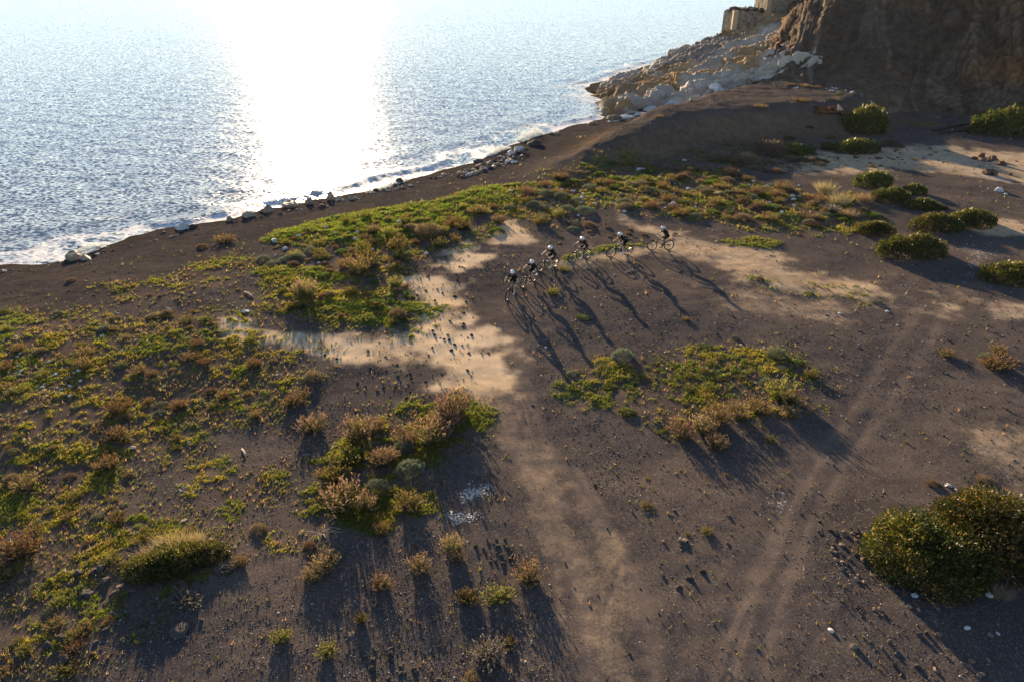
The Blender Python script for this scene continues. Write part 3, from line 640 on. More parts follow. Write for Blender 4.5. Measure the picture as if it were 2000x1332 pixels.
# boulders at the water's edge
for (px, py, w, tone, zs, lab) in [
    (150, 508, 44, 'shore', 1.0, 'large tan boulder in the foam at the far end of the dark beach'),
    (172, 511, 32, 'shore', 0.8, 'low tan slab leaning on the boulder at the beach end'),
    (187, 505, 17, 'dark', 1.1, 'small pointed dark rock beside the tan boulder in the foam'),
    (160, 484, 30, 'dark', 1.0, 'wet dark rock awash offshore of the tan boulder'),
    (192, 483, 18, 'dark', 0.9, 'small wet rock awash beside the larger dark one'),
    (202, 496, 14, 'dark', 0.8, 'tiny brown rock in foam against the beach'),
    (222, 455, 18, 'shore', 0.5, 'flat rock breaking the surface off the beach'),
    (358, 452, 34, 'white', 0.8, 'pale grey boulder on the beach edge in foam'),
    (378, 450, 24, 'dark', 0.7, 'dark rock touching the pale grey beach boulder'),
    (320, 460, 16, 'tan', 0.6, 'small tan rock at the foam line of the beach'),
    (452, 432, 28, 'shore', 0.9, 'rounded rock in foam, shoreward of a pair'),
    (458, 438, 20, 'dark', 0.9, 'small dark rock where foam meets gravel'),
    (485, 427, 30, 'shore', 0.8, 'wedge-shaped rock in the surf beside the rounded one'),
    (440, 408, 12, 'dark', 0.6, 'tiny dark rock far out in the surf'),
    (522, 416, 38, 'shore', 1.1, 'big humped boulder on the gravel edge under the sun glitter'),
    (570, 404, 46, 'shore', 0.75, 'long low mounded boulder left of the pointed rock'),
    (605, 400, 28, 'shore', 1.7, 'tall pointed rock standing on the beach in the sun glitter'),
    (648, 394, 24, 'shore', 1.5, 'upright block, first of two joined blocks on the beach'),
    (661, 393, 18, 'shore', 1.5, 'narrow upright block joined to its bigger neighbour'),
    (692, 394, 28, 'shore', 0.9, 'squat rock right of the two upright blocks'),
    (628, 405, 20, 'dark', 0.8, 'dark rock between the pointed rock and the upright blocks'),
    (557, 411, 18, 'dark', 0.8, 'small dark rock before the long mounded boulder'),
    (630, 412, 16, 'red', 0.8, 'reddish rock on the gravel above the upright blocks'),
    (641, 412, 9, 'white', 0.9, 'small white stone beside the reddish beach rock'),
    (735, 377, 20, 'dark', 0.9, 'dark rock in surf where the beach narrows'),
    (782, 358, 24, 'dark', 0.9, 'dark wet boulder in the surf near the cobbles'),
    (769, 364, 15, 'dark', 0.9, 'small wet rock beside the dark surf boulder'),
    (934, 318, 30, 'dark', 0.8, 'dark boulder covered by surf before the cobble bank'),
    (911, 345, 13, 'white', 0.9, 'round white boulder at the foot of the cobble bank'),
    (998, 308, 26, 'white', 0.9, 'pale boulder at the upper end of the cobble bank'),
    (1012, 303, 34, 'white', 0.7, 'flat pale slab at the end of the cobble bank'),
    (1022, 309, 24, 'red', 0.8, 'brown block at the inland end of the cobbles'),
    (1040, 288, 44, 'dark', 0.6, 'long dark reef slab washed by the breaking wave'),
    (1085, 266, 34, 'shore', 0.5, 'low brown slab at the waterline below the terrace'),
    (1156, 246, 20, 'shore', 0.6, 'small brown slab in white water by the headland'),
    (1196, 238, 40, 'tan', 0.8, 'smooth tan boulder at the headland foot beside the white rock shelf')]:
    zz = SEA + 0.1
    x, y = G(px, py, zz); d = float(shore_d(np.array([x]), np.array([y]))[0])
    put_stone('shore_boulder', x, y, w * m_per_px(x, y, zz) * 0.92, tone, 'lg', 0.22, lab, 'boulder', 'boulders along the waterline', zs, z=max(SEA - 0.05, hz(x, y)))

# white wave-polished shelf of rock below the terrace
shelf = [(1195, 243, 30), (1222, 238, 34), (1250, 232, 40), (1285, 224, 48), (1322, 216, 52), (1352, 211, 36)]
for i, (px, py, w) in enumerate(shelf):
    x, y = G(px, py, -1.2)
    put_stone('white_ledge', x, y, w * m_per_px(x, y, -1.2) * 1.25, 'white', 'lg', 0.3, 'white wave-washed rock ledge between the gravel terrace and the headland', 'rock ledge', 'white ledges at the headland foot', 0.55, rz=0.5, z=max(-1.6, hz(x, y) - 0.2))
for (px, py, w, lab) in [(1400, 172, 44, 'white rock slab, lowest of those where cliff meets headland'), (1430, 160, 40, 'white rock slab in the middle of those below the dark cliff'), (1462, 162, 28, 'yellowish round boulder among the white slabs below the dark cliff'), (1492, 158, 34, 'white slab nearest the cliff foot'), (1510, 152, 22, 'pale block perched at the end of the white slabs'), (1450, 84, 26, 'pale boulder with a bluish top on the headland slope'), (1422, 78, 34, 'ochre boulder on the slope under the ruined terrace')]:
    if py > 100:
        x, y = G(px, py, 2.2); z = 2.0
    else:
        p = at_dist(px, py, 138.0); x, y, z = p[0], p[1], p[2] - 0.6
    put_stone('headland_boulder', x, y, w * m_per_px(x, y, z), 'white' if 'och' not in lab and 'yellow' not in lab else 'tan', 'lg', 0.25, lab, 'boulder', 'boulders on the headland', 0.8, z=z)
p = at_dist(1606, 34, 126.0); o = put_stone('rock_pinnacle', p[0], p[1], 1.0, 'white', 'lg', 0.0, 'thin white rock spike sticking out of the dark cliff', 'rock', None, 3.4, z=p[2]); o.rotation_euler = (0.1, 0.25, 0.3); o.scale = (0.55, 0.5, 1.9)

def scatter(poly_px, n, seed, zpoly=0.0):
    P = np.array(PG(poly_px, zpoly)); r = np.random.default_rng(seed); out = []
    while len(out) < n:
        c = r.uniform((P[:, 0].min(), P[:, 1].min()), (P[:, 0].max(), P[:, 1].max()), (n * 3, 2))
        c = c[sdist(P, c[:, 0], c[:, 1]) > 0]; out += [tuple(q) for q in c]
    return out[:n], r
def stones(name, poly, n, seed, smin, smax, tone, label, cat, group, form='sm', zs=1.0, zpoly=0.0, sink=0.2):
    pts, r = scatter(poly, n, seed, zpoly); zsr = height(np.array([p[0] for p in pts]), np.array([p[1] for p in pts]))
    for (x, y), z in zip(pts, zsr):
        s = smin + (smax - smin) * r.uniform() ** 2.2
        put_stone(name, x, y, s, tone if isinstance(tone, str) else tone[int(r.integers(len(tone)))], form, sink, label, cat, group, zs, z=float(z))
stones('earth_clod', [(800, 560), (860, 510), (930, 495), (905, 560), (930, 620), (960, 690), (930, 740), (820, 715), (700, 690), (780, 640), (830, 600)], 95, 1, 0.07, 0.30, 'clod', 'dark clod lying on the pale sand flat left of the riders', 'clod', 'dark clods on the pale sand')
stones('earth_clod', [(600, 690), (760, 690), (900, 735), (860, 765), (760, 780), (640, 770), (590, 730)], 48, 2, 0.08, 0.30, 'clod', 'dark clod with long shadow on brown ground below the pale sand', 'clod', 'dark clods below the sand', zs=0.95)
stones('dark_rock', [(130, 1080), (250, 1070), (290, 1150), (200, 1290), (60, 1310), (30, 1200)], 46, 3, 0.12, 0.5, 'dark', 'dark angular rock among moss at the lower left corner', 'stone', 'dark rocks at the lower left', 'sm')
stones('dark_rock', [(930, 1055), (985, 1050), (1010, 1090), (960, 1105)], 26, 4, 0.08, 0.26, 'dark', 'dark stone in the heap beside the pink-tipped shrubs near the track', 'stone', 'dark stone heap by the track')
stones('dark_rock', [(690, 1265), (870, 1270), (880, 1332), (700, 1332)], 44, 5, 0.07, 0.28, 'dark', 'dark stone in the scatter at the bottom edge left of the track', 'stone', 'dark stones at the bottom edge')
stones('tan_stone', [(1590, 1040), (1680, 1030), (1740, 1110), (1790, 1150), (1730, 1165), (1640, 1125)], 110, 6, 0.06, 0.32, ('tan', 'tan', 'dark', 'dark'), 'small stone in the rubble left of the big green bush', 'stone', 'rubble beside the big bush')
stones('tan_stone', [(1600, 1180), (1800, 1180), (2000, 1240), (2000, 1332), (1700, 1332)], 52, 7, 0.06, 0.26, ('tan', 'tan', 'dark'), 'small stone with long shadow on gravel in the lower right corner', 'stone', 'stones in the lower right corner', sink=0.1, zs=1.2)
stones('dark_stone', [(1000, 800), (1240, 830), (1500, 900), (1640, 900), (1560, 1150), (1400, 1332), (1180, 1332), (1060, 1000)], 80, 8, 0.05, 0.20, ('dark', 'dark', 'tan'), 'small loose stone on the open gravel between the two tracks', 'stone', 'loose stones between the tracks', sink=0.1, zs=1.2)
stones('dark_stone', [(1620, 620), (2000, 640), (2000, 820), (1700, 950), (1620, 800)], 55, 9, 0.06, 0.2, ('dark', 'tan', 'dark'), 'small loose stone on the gravel right of the green patch', 'stone', 'loose stones on the right', sink=0.1, zs=1.1)
stones('dark_stone', [(1120, 560), (1500, 500), (1700, 600), (1640, 700), (1300, 680), (1130, 680)], 60, 10, 0.07, 0.22, ('dark', 'clod', 'dark'), 'small dark stone on the gravel where the riders\' shadows fall', 'stone', 'stones among the shadows', sink=0.15)
stones('white_pebble', [(0, 700), (110, 700), (180, 740), (140, 775), (20, 770)], 30, 11, 0.08, 0.28, 'white', 'white stone in the pale scatter at the left edge', 'stone', 'white stones at the left edge', 'rd')
stones('white_pebble', [(30, 640), (300, 600), (560, 660), (540, 800), (300, 900), (40, 880)], 36, 12, 0.06, 0.22, 'white', 'white stone lying in the mossy field on the left', 'stone', 'white stones in the mossy field', 'rd')
stones('white_stone', [(960, 385), (1120, 350), (1260, 370), (1260, 420), (1100, 430), (985, 430)], 50, 13, 0.12, 0.42, 'white', 'white stone between the grey cushion shrubs above the riders', 'stone', 'white stones between the cushions', 'rd')
stones('white_stone', [(1260, 350), (1480, 350), (1600, 390), (1540, 420), (1300, 410)], 46, 14, 0.12, 0.5, 'white', 'white stone in the brown scrub right above the last riders', 'stone', 'white stones in the right scrub', 'rd')
stones('white_stone', [(600, 440), (800, 430), (960, 440), (880, 520), (700, 540), (500, 520)], 36, 15, 0.12, 0.5, 'white', 'white stone in the grass left of the leading rider', 'stone', 'white stones in the grass', 'rd')
stones('cobble', [(880, 345), (930, 322), (985, 300), (1035, 290), (1030, 312), (960, 335), (905, 350)], 150, 16, 0.22, 0.75, ('dark', 'shore', 'white', 'tan', 'red'), 'wet cobble in the stone bank along the surf', 'cobble', 'cobbles at the surf', 'rd', zpoly=SEA + 0.5)
stones('cobble', [(0, 530), (200, 494), (450, 440), (600, 404), (800, 358), (880, 338), (880, 346), (700, 392), (500, 432), (300, 474), (0, 540)], 110, 26, 0.12, 0.6, ('dark', 'shore', 'tan', 'dark', 'white'), 'small rock at the wet edge of the dark beach', 'stone', 'rocks along the dark beach', 'sm', zpoly=SEA + 0.3)
stones('fallen_rock', [(1500, 166), (1600, 172), (1720, 183), (1720, 190), (1600, 182), (1500, 174)], 70, 17, 0.2, 0.8, ('dark', 'tan', 'white'), 'fallen rock at the foot of the cliff behind the terrace', 'rock', 'fallen rocks behind the terrace', zpoly=2.6)
stones('fallen_rock', [(1830, 215), (1960, 205), (2000, 225), (1960, 262), (1840, 258)], 80, 18, 0.3, 1.1, ('dark', 'red', 'dark'), 'fallen rock in the rubble beside the dark bush at the right edge', 'rock', 'rubble at the right cliff foot', zpoly=0.8)
stones('red_rock', [(1890, 308), (1990, 300), (2010, 345), (1930, 345)], 14, 19, 0.4, 1.3, 'red', 'red-brown rock on the sandy flat below the cliff', 'rock', 'red rocks on the sandy flat', 'lg')
# single stones the photograph shows apart
for (px, py, w, tone, form, lab, zs) in [
    (1623, 1231, 12, 'white', 'rd', 'egg-shaped white stone on the gravel near the bottom right', 1.0), (1889, 1226, 13, 'white', 'rd', 'flat white stone in the shadow below the big bush', 0.7),
    (1949, 1237, 9, 'white', 'rd', 'small pale stone right of the flat white one in shadow', 0.8), (1786, 1164, 14, 'white', 'lg', 'pale bluish slab at the shadow edge left of the big bush base', 0.6),
    (1930, 1162, 16, 'white', 'lg', 'grey leaning stone under the front of the big bush', 1.2), (1833, 1238, 16, 'tan', 'lg', 'largest tan stone casting a long shadow in the lower right', 1.1),
    (1673, 1187, 8, 'dark', 'lg', 'upright dark stone with long thin shadow at lower right', 1.6), (1725, 1202, 10, 'red', 'lg', 'reddish stone with a broad shadow at lower right', 1.0),
    (1748, 1276, 11, 'dark', 'lg', 'dark pointed stone near the bottom right', 1.5), (1896, 1291, 14, 'tan', 'lg', 'tan cracked stone near the bottom right corner', 1.0),
    (1911, 1318, 12, 'tan', 'lg', 'tan wedge stone at the bottom right corner', 1.0), (1335, 1055, 20, 'tan', 'lg', 'pale lumpy stone on the gravel right of the track', 0.8),
    (1326, 1147, 18, 'dark', 'lg', 'grey stone, first of three below the dry shrub on the track', 1.0), (1348, 1132, 20, 'dark', 'lg', 'big dark stone, middle of three on the track', 0.9),
    (1374, 1118, 18, 'clod', 'lg', 'brown mossy lump, last of three on the track', 0.9), (1425, 1010, 12, 'dark', 'lg', 'dark stone with crisp shadow near the salt stains', 1.0),
    (1851, 948, 20, 'white', 'lg', 'white rough boulder above the big green bush', 0.7), (1868, 957, 8, 'white', 'rd', 'small white stone beside the rough white boulder', 0.8),
    (1952, 374, 15, 'white', 'lg', 'large white boulder on dark ground at the right edge', 1.2), (1964, 380, 9, 'white', 'lg', 'small white rock at the foot of the large white boulder', 0.6),
    (1560, 343 + 20, 8, 'white', 'lg', 'white block at the upper edge of the right scrub', 0.8), (1562, 384, 9, 'white', 'lg', 'bright white block in the right scrub', 1.0),
    (1640, 613, 8, 'white', 'rd', 'white stone left of the grey-green tuft on the sandy slope', 1.0), (1733, 609, 8, 'white', 'rd', 'white stone in the shadow right of the grey-green tuft', 1.0),
    (1066, 679, 6, 'white', 'rd', 'small white stone in the first rider\'s shadow', 1.0), (1447, 674, 7, 'white', 'rd', 'small white stone above the green patch', 0.8),
    (1232, 455 + 170, 4, 'white', 'rd', 'tiny white stone right of the middle rider\'s shadow', 1.0),
    (536, 471, 20, 'white', 'lg', 'pale slab in grass near the beach, longest there', 0.5), (637, 444, 16, 'white', 'lg', 'pale stone sunk in the bright green hummocks', 0.5),
    (770, 468, 10, 'white', 'lg', 'white stone beside the golden leafy shrubs', 0.8), (481, 609, 18, 'white', 'lg', 'white pair-like stone left of the sand edge', 0.6),
    (200, 656, 14, 'white', 'lg', 'white stone in the upper left mossy field', 0.6), (219, 641, 14, 'white', 'lg', 'flat white stone behind another in the upper left field', 0.5),
    (330, 607, 12, 'white', 'lg', 'white pointed stone in the upper left field', 1.2), (118, 761, 12, 'white', 'lg', 'isolated white stone right of the pale scatter', 0.8),
    (1341, 282, 14, 'white', 'lg', 'pair of pale slabs left, on dark slope under the terrace', 0.6), (1256, 284, 20, 'white', 'lg', 'pale slab, upper of two on the slope under the terrace', 0.6), (1262, 291, 14, 'white', 'lg', 'pale slab, lower of two on the slope under the terrace', 0.6),
    (1137, 386, 14, 'white', 'lg', 'flat white slab among the cushion shrubs', 0.5), (1052, 388, 16, 'tan', 'lg', 'flat pinkish slab among the cushion shrubs', 0.5),
    (350, 1235, 42, 'dark', 'lg', 'largest black boulder in the bush shadow at lower left', 0.7), (330, 1240, 24, 'dark', 'lg', 'black rock left of the largest black boulder', 0.7), (280, 1215, 18, 'dark', 'lg', 'grey-blue rock above the flat brown stone at lower left', 0.8),
    (292, 1234, 20, 'red', 'lg', 'flat brown stone in the bush shadow at lower left', 0.35), (393, 1211, 14, 'dark', 'lg', 'small black rock right of the black boulder', 1.0),
    (685, 1240, 18, 'tan', 'lg', 'flat tan stone tilted on gravel below the small green shrub', 0.35), (168, 1160, 28, 'dark', 'lg', 'dark slab with a lit edge left of the grassy bush', 0.5),
    (235, 1145, 20, 'tan', 'lg', 'flat pinkish slab at the left foot of the grassy bush', 0.35), (358, 1018, 16, 'tan', 'lg', 'flat tan stone above the grassy bush', 0.4),
    (930, 1068, 14, 'dark', 'lg', 'black rounded rock with a long shadow left of the stone heap', 1.1), (997, 1090, 14, 'dark', 'lg', 'flat stones pile, top one by the pink-tipped shrub', 0.5),
    (1040, 792, 10, 'dark', 'lg', 'dark angular stone on the track above the hollow', 0.8), (1694, 192, 8, 'white', 'lg', 'white boulder on the terrace beside the rusty scrap', 0.8)]:
    stone_px('single_stone' if w < 16 else 'single_boulder', px, py, w, lab, tone, form, 'stone', zs)

# small loose gravel over everything: nobody could count it
def gravel_mesh(n, seed):
    r = np.random.default_rng(seed)
    rad = np.exp(r.uniform(math.log(11), math.log(112), n)); ang = r.uniform(-math.radians(50), math.radians(50), n)
    x = np.sin(ang) * rad; y = np.cos(ang) * rad
    M = masks(x, y); d = shore_d(x, y)
    keep = (d > 1.0) & (r.uniform(0, 1, n) < np.clip(1.0 - 0.75 * M['sand'] - 0.6 * M['moss'] - 0.75 * M['road'] - 0.6 * M['trk'], 0.06, 1) * (0.15 + 0.85 * sstep(0.4, 0.62, fbm(x * 0.3, y * 0.3, 3, 90))))
    x, y, rad = x[keep], y[keep], rad[keep]; n = len(x)
    z = height(x, y)
    s = np.minimum(0.008 + 0.022 * r.uniform(0, 1, n) ** 3 + 0.0012 * rad * r.uniform(0.2, 1.0, n) ** 2, 0.13)
    base = np.array([(1, 0, 0), (-0.5, 0.87, 0), (-0.5, -0.87, 0), (0.1, 0.1, 0.9), (0.3, 0.55, 0.6), (0.35, -0.5, 0.55), (-0.62, 0.0, 0.6)])
    faces = np.array([(0, 4, 3), (4, 1, 6), (4, 6, 3), (6, 2, 5), (6, 5, 3), (5, 0, 3), (0, 1, 4), (1, 2, 6), (2, 0, 5)])
    a = r.uniform(0, 6.28, n); ca, sa = np.cos(a), np.sin(a)
    sx_ = s * r.uniform(0.7, 1.4, n); sy_ = s * r.uniform(0.7, 1.2, n); sz_ = s * r.uniform(0.6, 1.25, n)
    B = base[None] * np.stack([sx_, sy_, sz_], 1)[:, None, :]
    V = np.stack([B[..., 0] * ca[:, None] - B[..., 1] * sa[:, None] + x[:, None], B[..., 0] * sa[:, None] + B[..., 1] * ca[:, None] + y[:, None], B[..., 2] + (z - s * 0.15)[:, None]], -1)
    F = (faces[None] + (np.arange(n) * 7)[:, None, None]).reshape(-1, 3)
    t = r.uniform(0, 1, n); c = np.where((t > 0.93)[:, None], np.array((0.5, 0.46, 0.42)), np.where((t > 0.72)[:, None], np.array((0.20, 0.15, 0.11)), np.array((0.075, 0.063, 0.058)))) * r.uniform(0.7, 1.25, n)[:, None]
    return np_mesh('gravel', V.reshape(-1, 3), F, col=np.repeat(c, 7, 0))
def mat_vcol(name, rough=0.85):
    m, nt, out = new_mat(name); T = NT(nt); f = T.noise(T.pos(), 40.0, 3)
    c = T.mix(T.ramp(f, 0.3, 0.7, 0.0, 0.35), T.attr('col').outputs['Color'], rgb(0.05, 0.045, 0.04)); T.l(T.princ(c, rough, None, 0.2), out.inputs[0]); return m
grav = link('gravel', gravel_mesh(105000, 3), mat_vcol('loose gravel')); tag(grav, 'fine loose gravel and grit over the whole flat', 'gravel', kind='stuff')
# ------------------------------------------------------------------ plants
def leaf_quads(pos, direc, length, width, rnd, bend=0.0):
    """one diamond-shaped leaf (2 triangles) per row"""
    n = len(pos); d = direc / (np.linalg.norm(direc, axis=1, keepdims=True) + 1e-9)
    t = np.cross(d, rnd.normal(0, 1, (n, 3))); t /= np.linalg.norm(t, axis=1, keepdims=True) + 1e-9
    L = np.asarray(length).reshape(-1, 1) * np.ones((n, 1)); Wd = np.asarray(width).reshape(-1, 1) * np.ones((n, 1))
    V = np.stack([pos, pos + d * L * 0.5 + t * Wd * 0.5, pos + d * L, pos + d * L * 0.5 - t * Wd * 0.5], 1)
    return V
def quads_mesh(name, V, col):
    n = len(V); F = np.arange(n * 4).reshape(n, 4)
    return np_mesh(name, V.reshape(-1, 3), F, col=np.repeat(col, 4, 0) if col.shape[0] == n else col)
def twig_mesh(name, segs, r0, col):
    V = []; F = []
    for (a, b, ra, rb) in segs:
        a = np.array(a, float); b = np.array(b, float); d = b - a; d /= np.linalg.norm(d) + 1e-9
        u = np.cross(d, (0.3, 0.8, 0.52)); u /= np.linalg.norm(u) + 1e-9; w = np.cross(d, u); o = len(V)
        for p, r in ((a, ra), (b, rb)):
            for k in range(4):
                an = k * math.pi / 2; V.append(p + (u * math.cos(an) + w * math.sin(an)) * r)
        F += [(o + k, o + (k + 1) % 4, o + 4 + (k + 1) % 4, o + 4 + k) for k in range(4)]
    V = np.array(V); return np_mesh(name, V, F, col=np.tile(np.array(col), (len(V), 1)))
def mixc(a, b, t): a = np.array(a); b = np.array(b); return a * (1 - t[:, None]) + b * t[:, None]

def dense_bush(name, seed, a, b, h, n, leaf, cols, lobes=9):
    """evergreen dome: leaf shells of several overlapping lobes, returns (foliage mesh, twig mesh)"""
    r = np.random.default_rng(seed); P = []; D = []
    cen = []
    for k in range(lobes):
        an = r.uniform(0, 6.28); q = math.sqrt(r.uniform(0.0, 0.75))
        lr = r.uniform(0.34, 0.5) * min(a, b) * (1.15 if k < 2 else 1)
        lx, ly = math.cos(an) * q * (a - lr * 0.8), math.sin(an) * q * (b - lr * 0.8)
        lz = h - lr * 0.95 if q < 0.45 else max(0.25 * h, (h - lr) * (1 - 0.6 * q * q))
        cen.append((lx, ly, lz * r.uniform(0.8, 1.0), lr))
    w = np.array([c[3] ** 2 for c in cen]); w /= w.sum()
    for (lx, ly, lz, lr), cnt in zip(cen, (w * n).astype(int)):
        d = r.normal(0, 1, (cnt, 3)); d[:, 2] = np.where(d[:, 2] < -0.3 * np.abs(d[:, 0]), np.abs(d[:, 2]) * 0.6, d[:, 2]); d /= np.linalg.norm(d, axis=1, keepdims=True)
        clump = 0.74 + 0.46 * vnoise(d[:, 0] * 4 + lx * 3, d[:, 1] * 4 + d[:, 2] * 3 + ly * 3, seed)
        rad = lr * clump * (1 - 0.28 * r.uniform(0, 1, cnt) ** 2) * (1 + np.where(r.uniform(0, 1, cnt) < 0.06, r.uniform(0.05, 0.3, cnt), 0))
        p = np.stack([lx + d[:, 0] * rad, ly + d[:, 1] * rad, lz + d[:, 2] * rad * (h / (max(a, b) * 0.8) if h < 0.5 * a else 0.9)], 1)
        P.append(p); D.append(d)
    # skirt down to the ground so that the crown has no hollow underside
    cnt = n // 2; an = r.uniform(0, 6.28, cnt); zz = r.uniform(0.0, 0.6, cnt) * h
    rr_ = (0.97 - 0.10 * (zz / h)) * (1 - 0.35 * r.uniform(0, 1, cnt) ** 2) * (0.86 + 0.2 * vnoise(np.cos(an) * 3 + 7, np.sin(an) * 3 + zz * 2, seed + 1))
    P.append(np.stack([np.cos(an) * a * rr_, np.sin(an) * b * rr_, zz], 1)); D.append(np.stack([np.cos(an), np.sin(an), r.uniform(-0.2, 0.8, cnt)], 1))
    P = np.concatenate(P); D = np.concatenate(D)
    P[:, 2] = np.maximum(P[:, 2], 0.02)
    di = D * 0.7 + r.normal(0, 0.6, P.shape) + np.array((0, 0, 0.35))
    V = leaf_quads(P, di, leaf * r.uniform(0.5, 1.6, len(P)), leaf * 0.55 * r.uniform(0.6, 1.4, len(P)), r)
    cl = vnoise(P[:, 0] * 2.2 / max(a, .6), P[:, 1] * 2.2 / max(a, .6) + P[:, 2] * 2, seed + 5)
    t = np.clip(cl * 0.9 + r.normal(0, 0.22, len(P)), 0, 1)
    col = mixc(cols[0], cols[1], t); tip = r.uniform(0, 1, len(P)) < 0.07 + 0.14 * cl; col[tip] = np.array(cols[2])  # scattered golden leaves: sunlit highlights put into the leaf colour
    fm = quads_mesh(name + '_foliage', V, col)
    segs = []
    for k in range(26):
        an = r.uniform(0, 6.28); q = math.sqrt(r.uniform(0, 0.8)); e = (math.cos(an) * q * a * 0.85, math.sin(an) * q * b * 0.85, h * r.uniform(0.35, 0.8))
        m_ = (e[0] * 0.45 + r.normal(0, 0.05), e[1] * 0.45 + r.normal(0, 0.05), e[2] * 0.5)
        segs += [((e[0] * 0.12, e[1] * 0.12, 0.0), m_, 0.022 * h, 0.016 * h), (m_, e, 0.016 * h, 0.006 * h)]
    tm = twig_mesh(name + '_twigs', segs, 0, (0.13, 0.10, 0.075))
    return fm, tm
def heath(name, seed, stems, cols, leafy=9, spread=0.75, leaf=0.085, tall=1.0):
    """upright spikes fanning from one root: green below, dried pinkish tips (unit plant: radius ~0.5, height ~0.7)"""
    r = np.random.default_rng(seed); segs = []; P = []; D = []; Cc = []
    for k in range(stems):
        an = r.uniform(0, 6.28); q = math.sqrt(r.uniform(0, 1)) * spread
        root = np.array((math.cos(an) * q * 0.34, math.sin(an) * q * 0.34, 0)); L = tall * r.uniform(0.35, 0.75) * (1 - 0.35 * q)
        tip = root + np.array((math.cos(an) * q * 0.42 + r.normal(0, .06), math.sin(an) * q * 0.42 + r.normal(0, .06), L))
        if k % 3 == 0: segs.append((root, tip, 0.006, 0.003))
        f = np.linspace(0.12, 1.0, leafy) + r.uniform(-0.04, 0.04, leafy); p = root + (tip - root) * f[:, None]
        d = (tip - root)[None] / L * 0.9 + r.normal(0, 0.55, (leafy, 3)); P.append(p); D.append(d)
        g = r.uniform(0.0, 1.0); tt_ = np.clip((f - 0.45) * 2.0 + r.normal(0, 0.15, leafy) + (g - 0.5) * 0.5, 0, 1)
        low = mixc(cols[0], cols[1], np.full(leafy, r.uniform())); Cc.append(low * (1 - tt_[:, None]) + np.array(cols[2 + int(r.uniform() < 0.4)]) * tt_[:, None])
    P = np.concatenate(P); D = np.concatenate(D); Cc = np.concatenate(Cc)
    V = leaf_quads(P, D, leaf * r.uniform(0.7, 1.4, len(P)), leaf * 0.42 * r.uniform(0.7, 1.3, len(P)), r)
    return quads_mesh(name, V, Cc), twig_mesh(name + '_stems', segs, 0, (0.14, 0.10, 0.07))
def cushion(name, seed, n, cols, leaf=0.07, flat=0.62, wiry=False, fuzzy=0.1):
    """low rounded cushion, tight leaf rosettes on a lumpy dome (unit radius 0.5)"""
    r = np.random.default_rng(seed); d = r.normal(0, 1, (n, 3)); d[:, 2] = np.abs(d[:, 2]); d /= np.linalg.norm(d, axis=1, keepdims=True)
    lump = 0.40 + 0.16 * fbm(d[:, 0] * 2.4 + seed, d[:, 1] * 2.4 + d[:, 2] * 2, 3, seed); rad = lump * (1 - fuzzy * 2 * r.uniform(0, 1, n) ** 2)
    p = d * rad[:, None] * np.array((1, 1, flat)); p[:, 2] = np.maximum(0.0, p[:, 2] - 0.02)
    di = d + r.normal(0, 0.45 if not wiry else 0.3, (n, 3)) + np.array((0, 0, 0.15))
    V = leaf_quads(p, di, leaf * r.uniform(0.6, 1.4, n), leaf * (0.14 if wiry else 0.36) * r.uniform(0.7, 1.3, n), r)
    t = np.clip(r.uniform(0, 1, n) * 0.5 + 0.5 * vnoise(d[:, 0] * 3 + 9, d[:, 1] * 3, seed), 0, 1)
    return quads_mesh(name, V, mixc(cols[0], cols[1], t)), None
def straw(name, seed, n, cols, lean=0.25):
    r = np.random.default_rng(seed); an = r.uniform(0, 6.28, n); q = np.sqrt(r.uniform(0, 1, n)) * 0.3
    p = np.stack([np.cos(an) * q, np.sin(an) * q, np.zeros(n)], 1)
    d = np.stack([np.cos(an) * q * 1.6 + r.normal(lean, 0.2, n), np.sin(an) * q * 1.6 + r.normal(0, 0.2, n), np.ones(n)], 1)
    V = leaf_quads(p, d + r.normal(0, 0.28, (n, 3)) * np.array((1, 1, 0.3)), r.uniform(0.3, 0.85, n), 0.013, r)
    return quads_mesh(name, V, mixc(cols[0], cols[1], r.uniform(0, 1, n))), None

M_leaf = mat_leaf('evergreen leaves', 0.30, 0.15, 0.45, tmul=1.9)
M_heath = mat_leaf('heath leaves', 0.36, 0.2, 0.7, tmul=1.25)
M_cush = mat_leaf('grey cushion leaves', 0.25, 0.15, 0.75, tmul=1.2)
M_dry = mat_leaf('dry twigs and straw', 0.32, 0.2, 0.75, tmul=1.15)
M_green = mat_leaf('soft green leaves', 0.45, 0.2, 0.6, tmul=1.8)
M_twig = mat_simple('twigs', (0.14, 0.105, 0.08), 0.9, 0.3)

GRN = ((0.035, 0.050, 0.012), (0.080, 0.085, 0.018), (0.21, 0.16, 0.06))
HEA = ((0.050, 0.062, 0.016), (0.12, 0.11, 0.032), (0.27, 0.165, 0.115), (0.33, 0.225, 0.155))
BRN = ((0.065, 0.058, 0.022), (0.12, 0.095, 0.04), (0.20, 0.115, 0.062), (0.25, 0.155, 0.08))
GLD = ((0.060, 0.078, 0.014), (0.13, 0.135, 0.026), (0.21, 0.185, 0.045), (0.24, 0.175, 0.07))
GRY = ((0.105, 0.125, 0.085), (0.22, 0.245, 0.19)); DRY = ((0.13, 0.09, 0.065), (0.25, 0.185, 0.135)); MND = ((0.035, 0.065, 0.012), (0.085, 0.125, 0.02)); STR = ((0.26, 0.19, 0.115), (0.40, 0.31, 0.20))
GSP = ((0.17, 0.15, 0.135), (0.30, 0.27, 0.25))
K = {}
def reg(kind, pairs, mat):
    L = []
    for fm, tm in pairs:
        fm.materials.append(mat)
        if tm is not None: tm.materials.append(M_twig)
        L.append((fm, tm))
    K[kind] = L
reg('lentisk', [dense_bush('lentisk', 200 + i, 0.5, 0.42, 0.36, 3600, 0.042, GRN, 12) for i in range(3)], M_leaf)
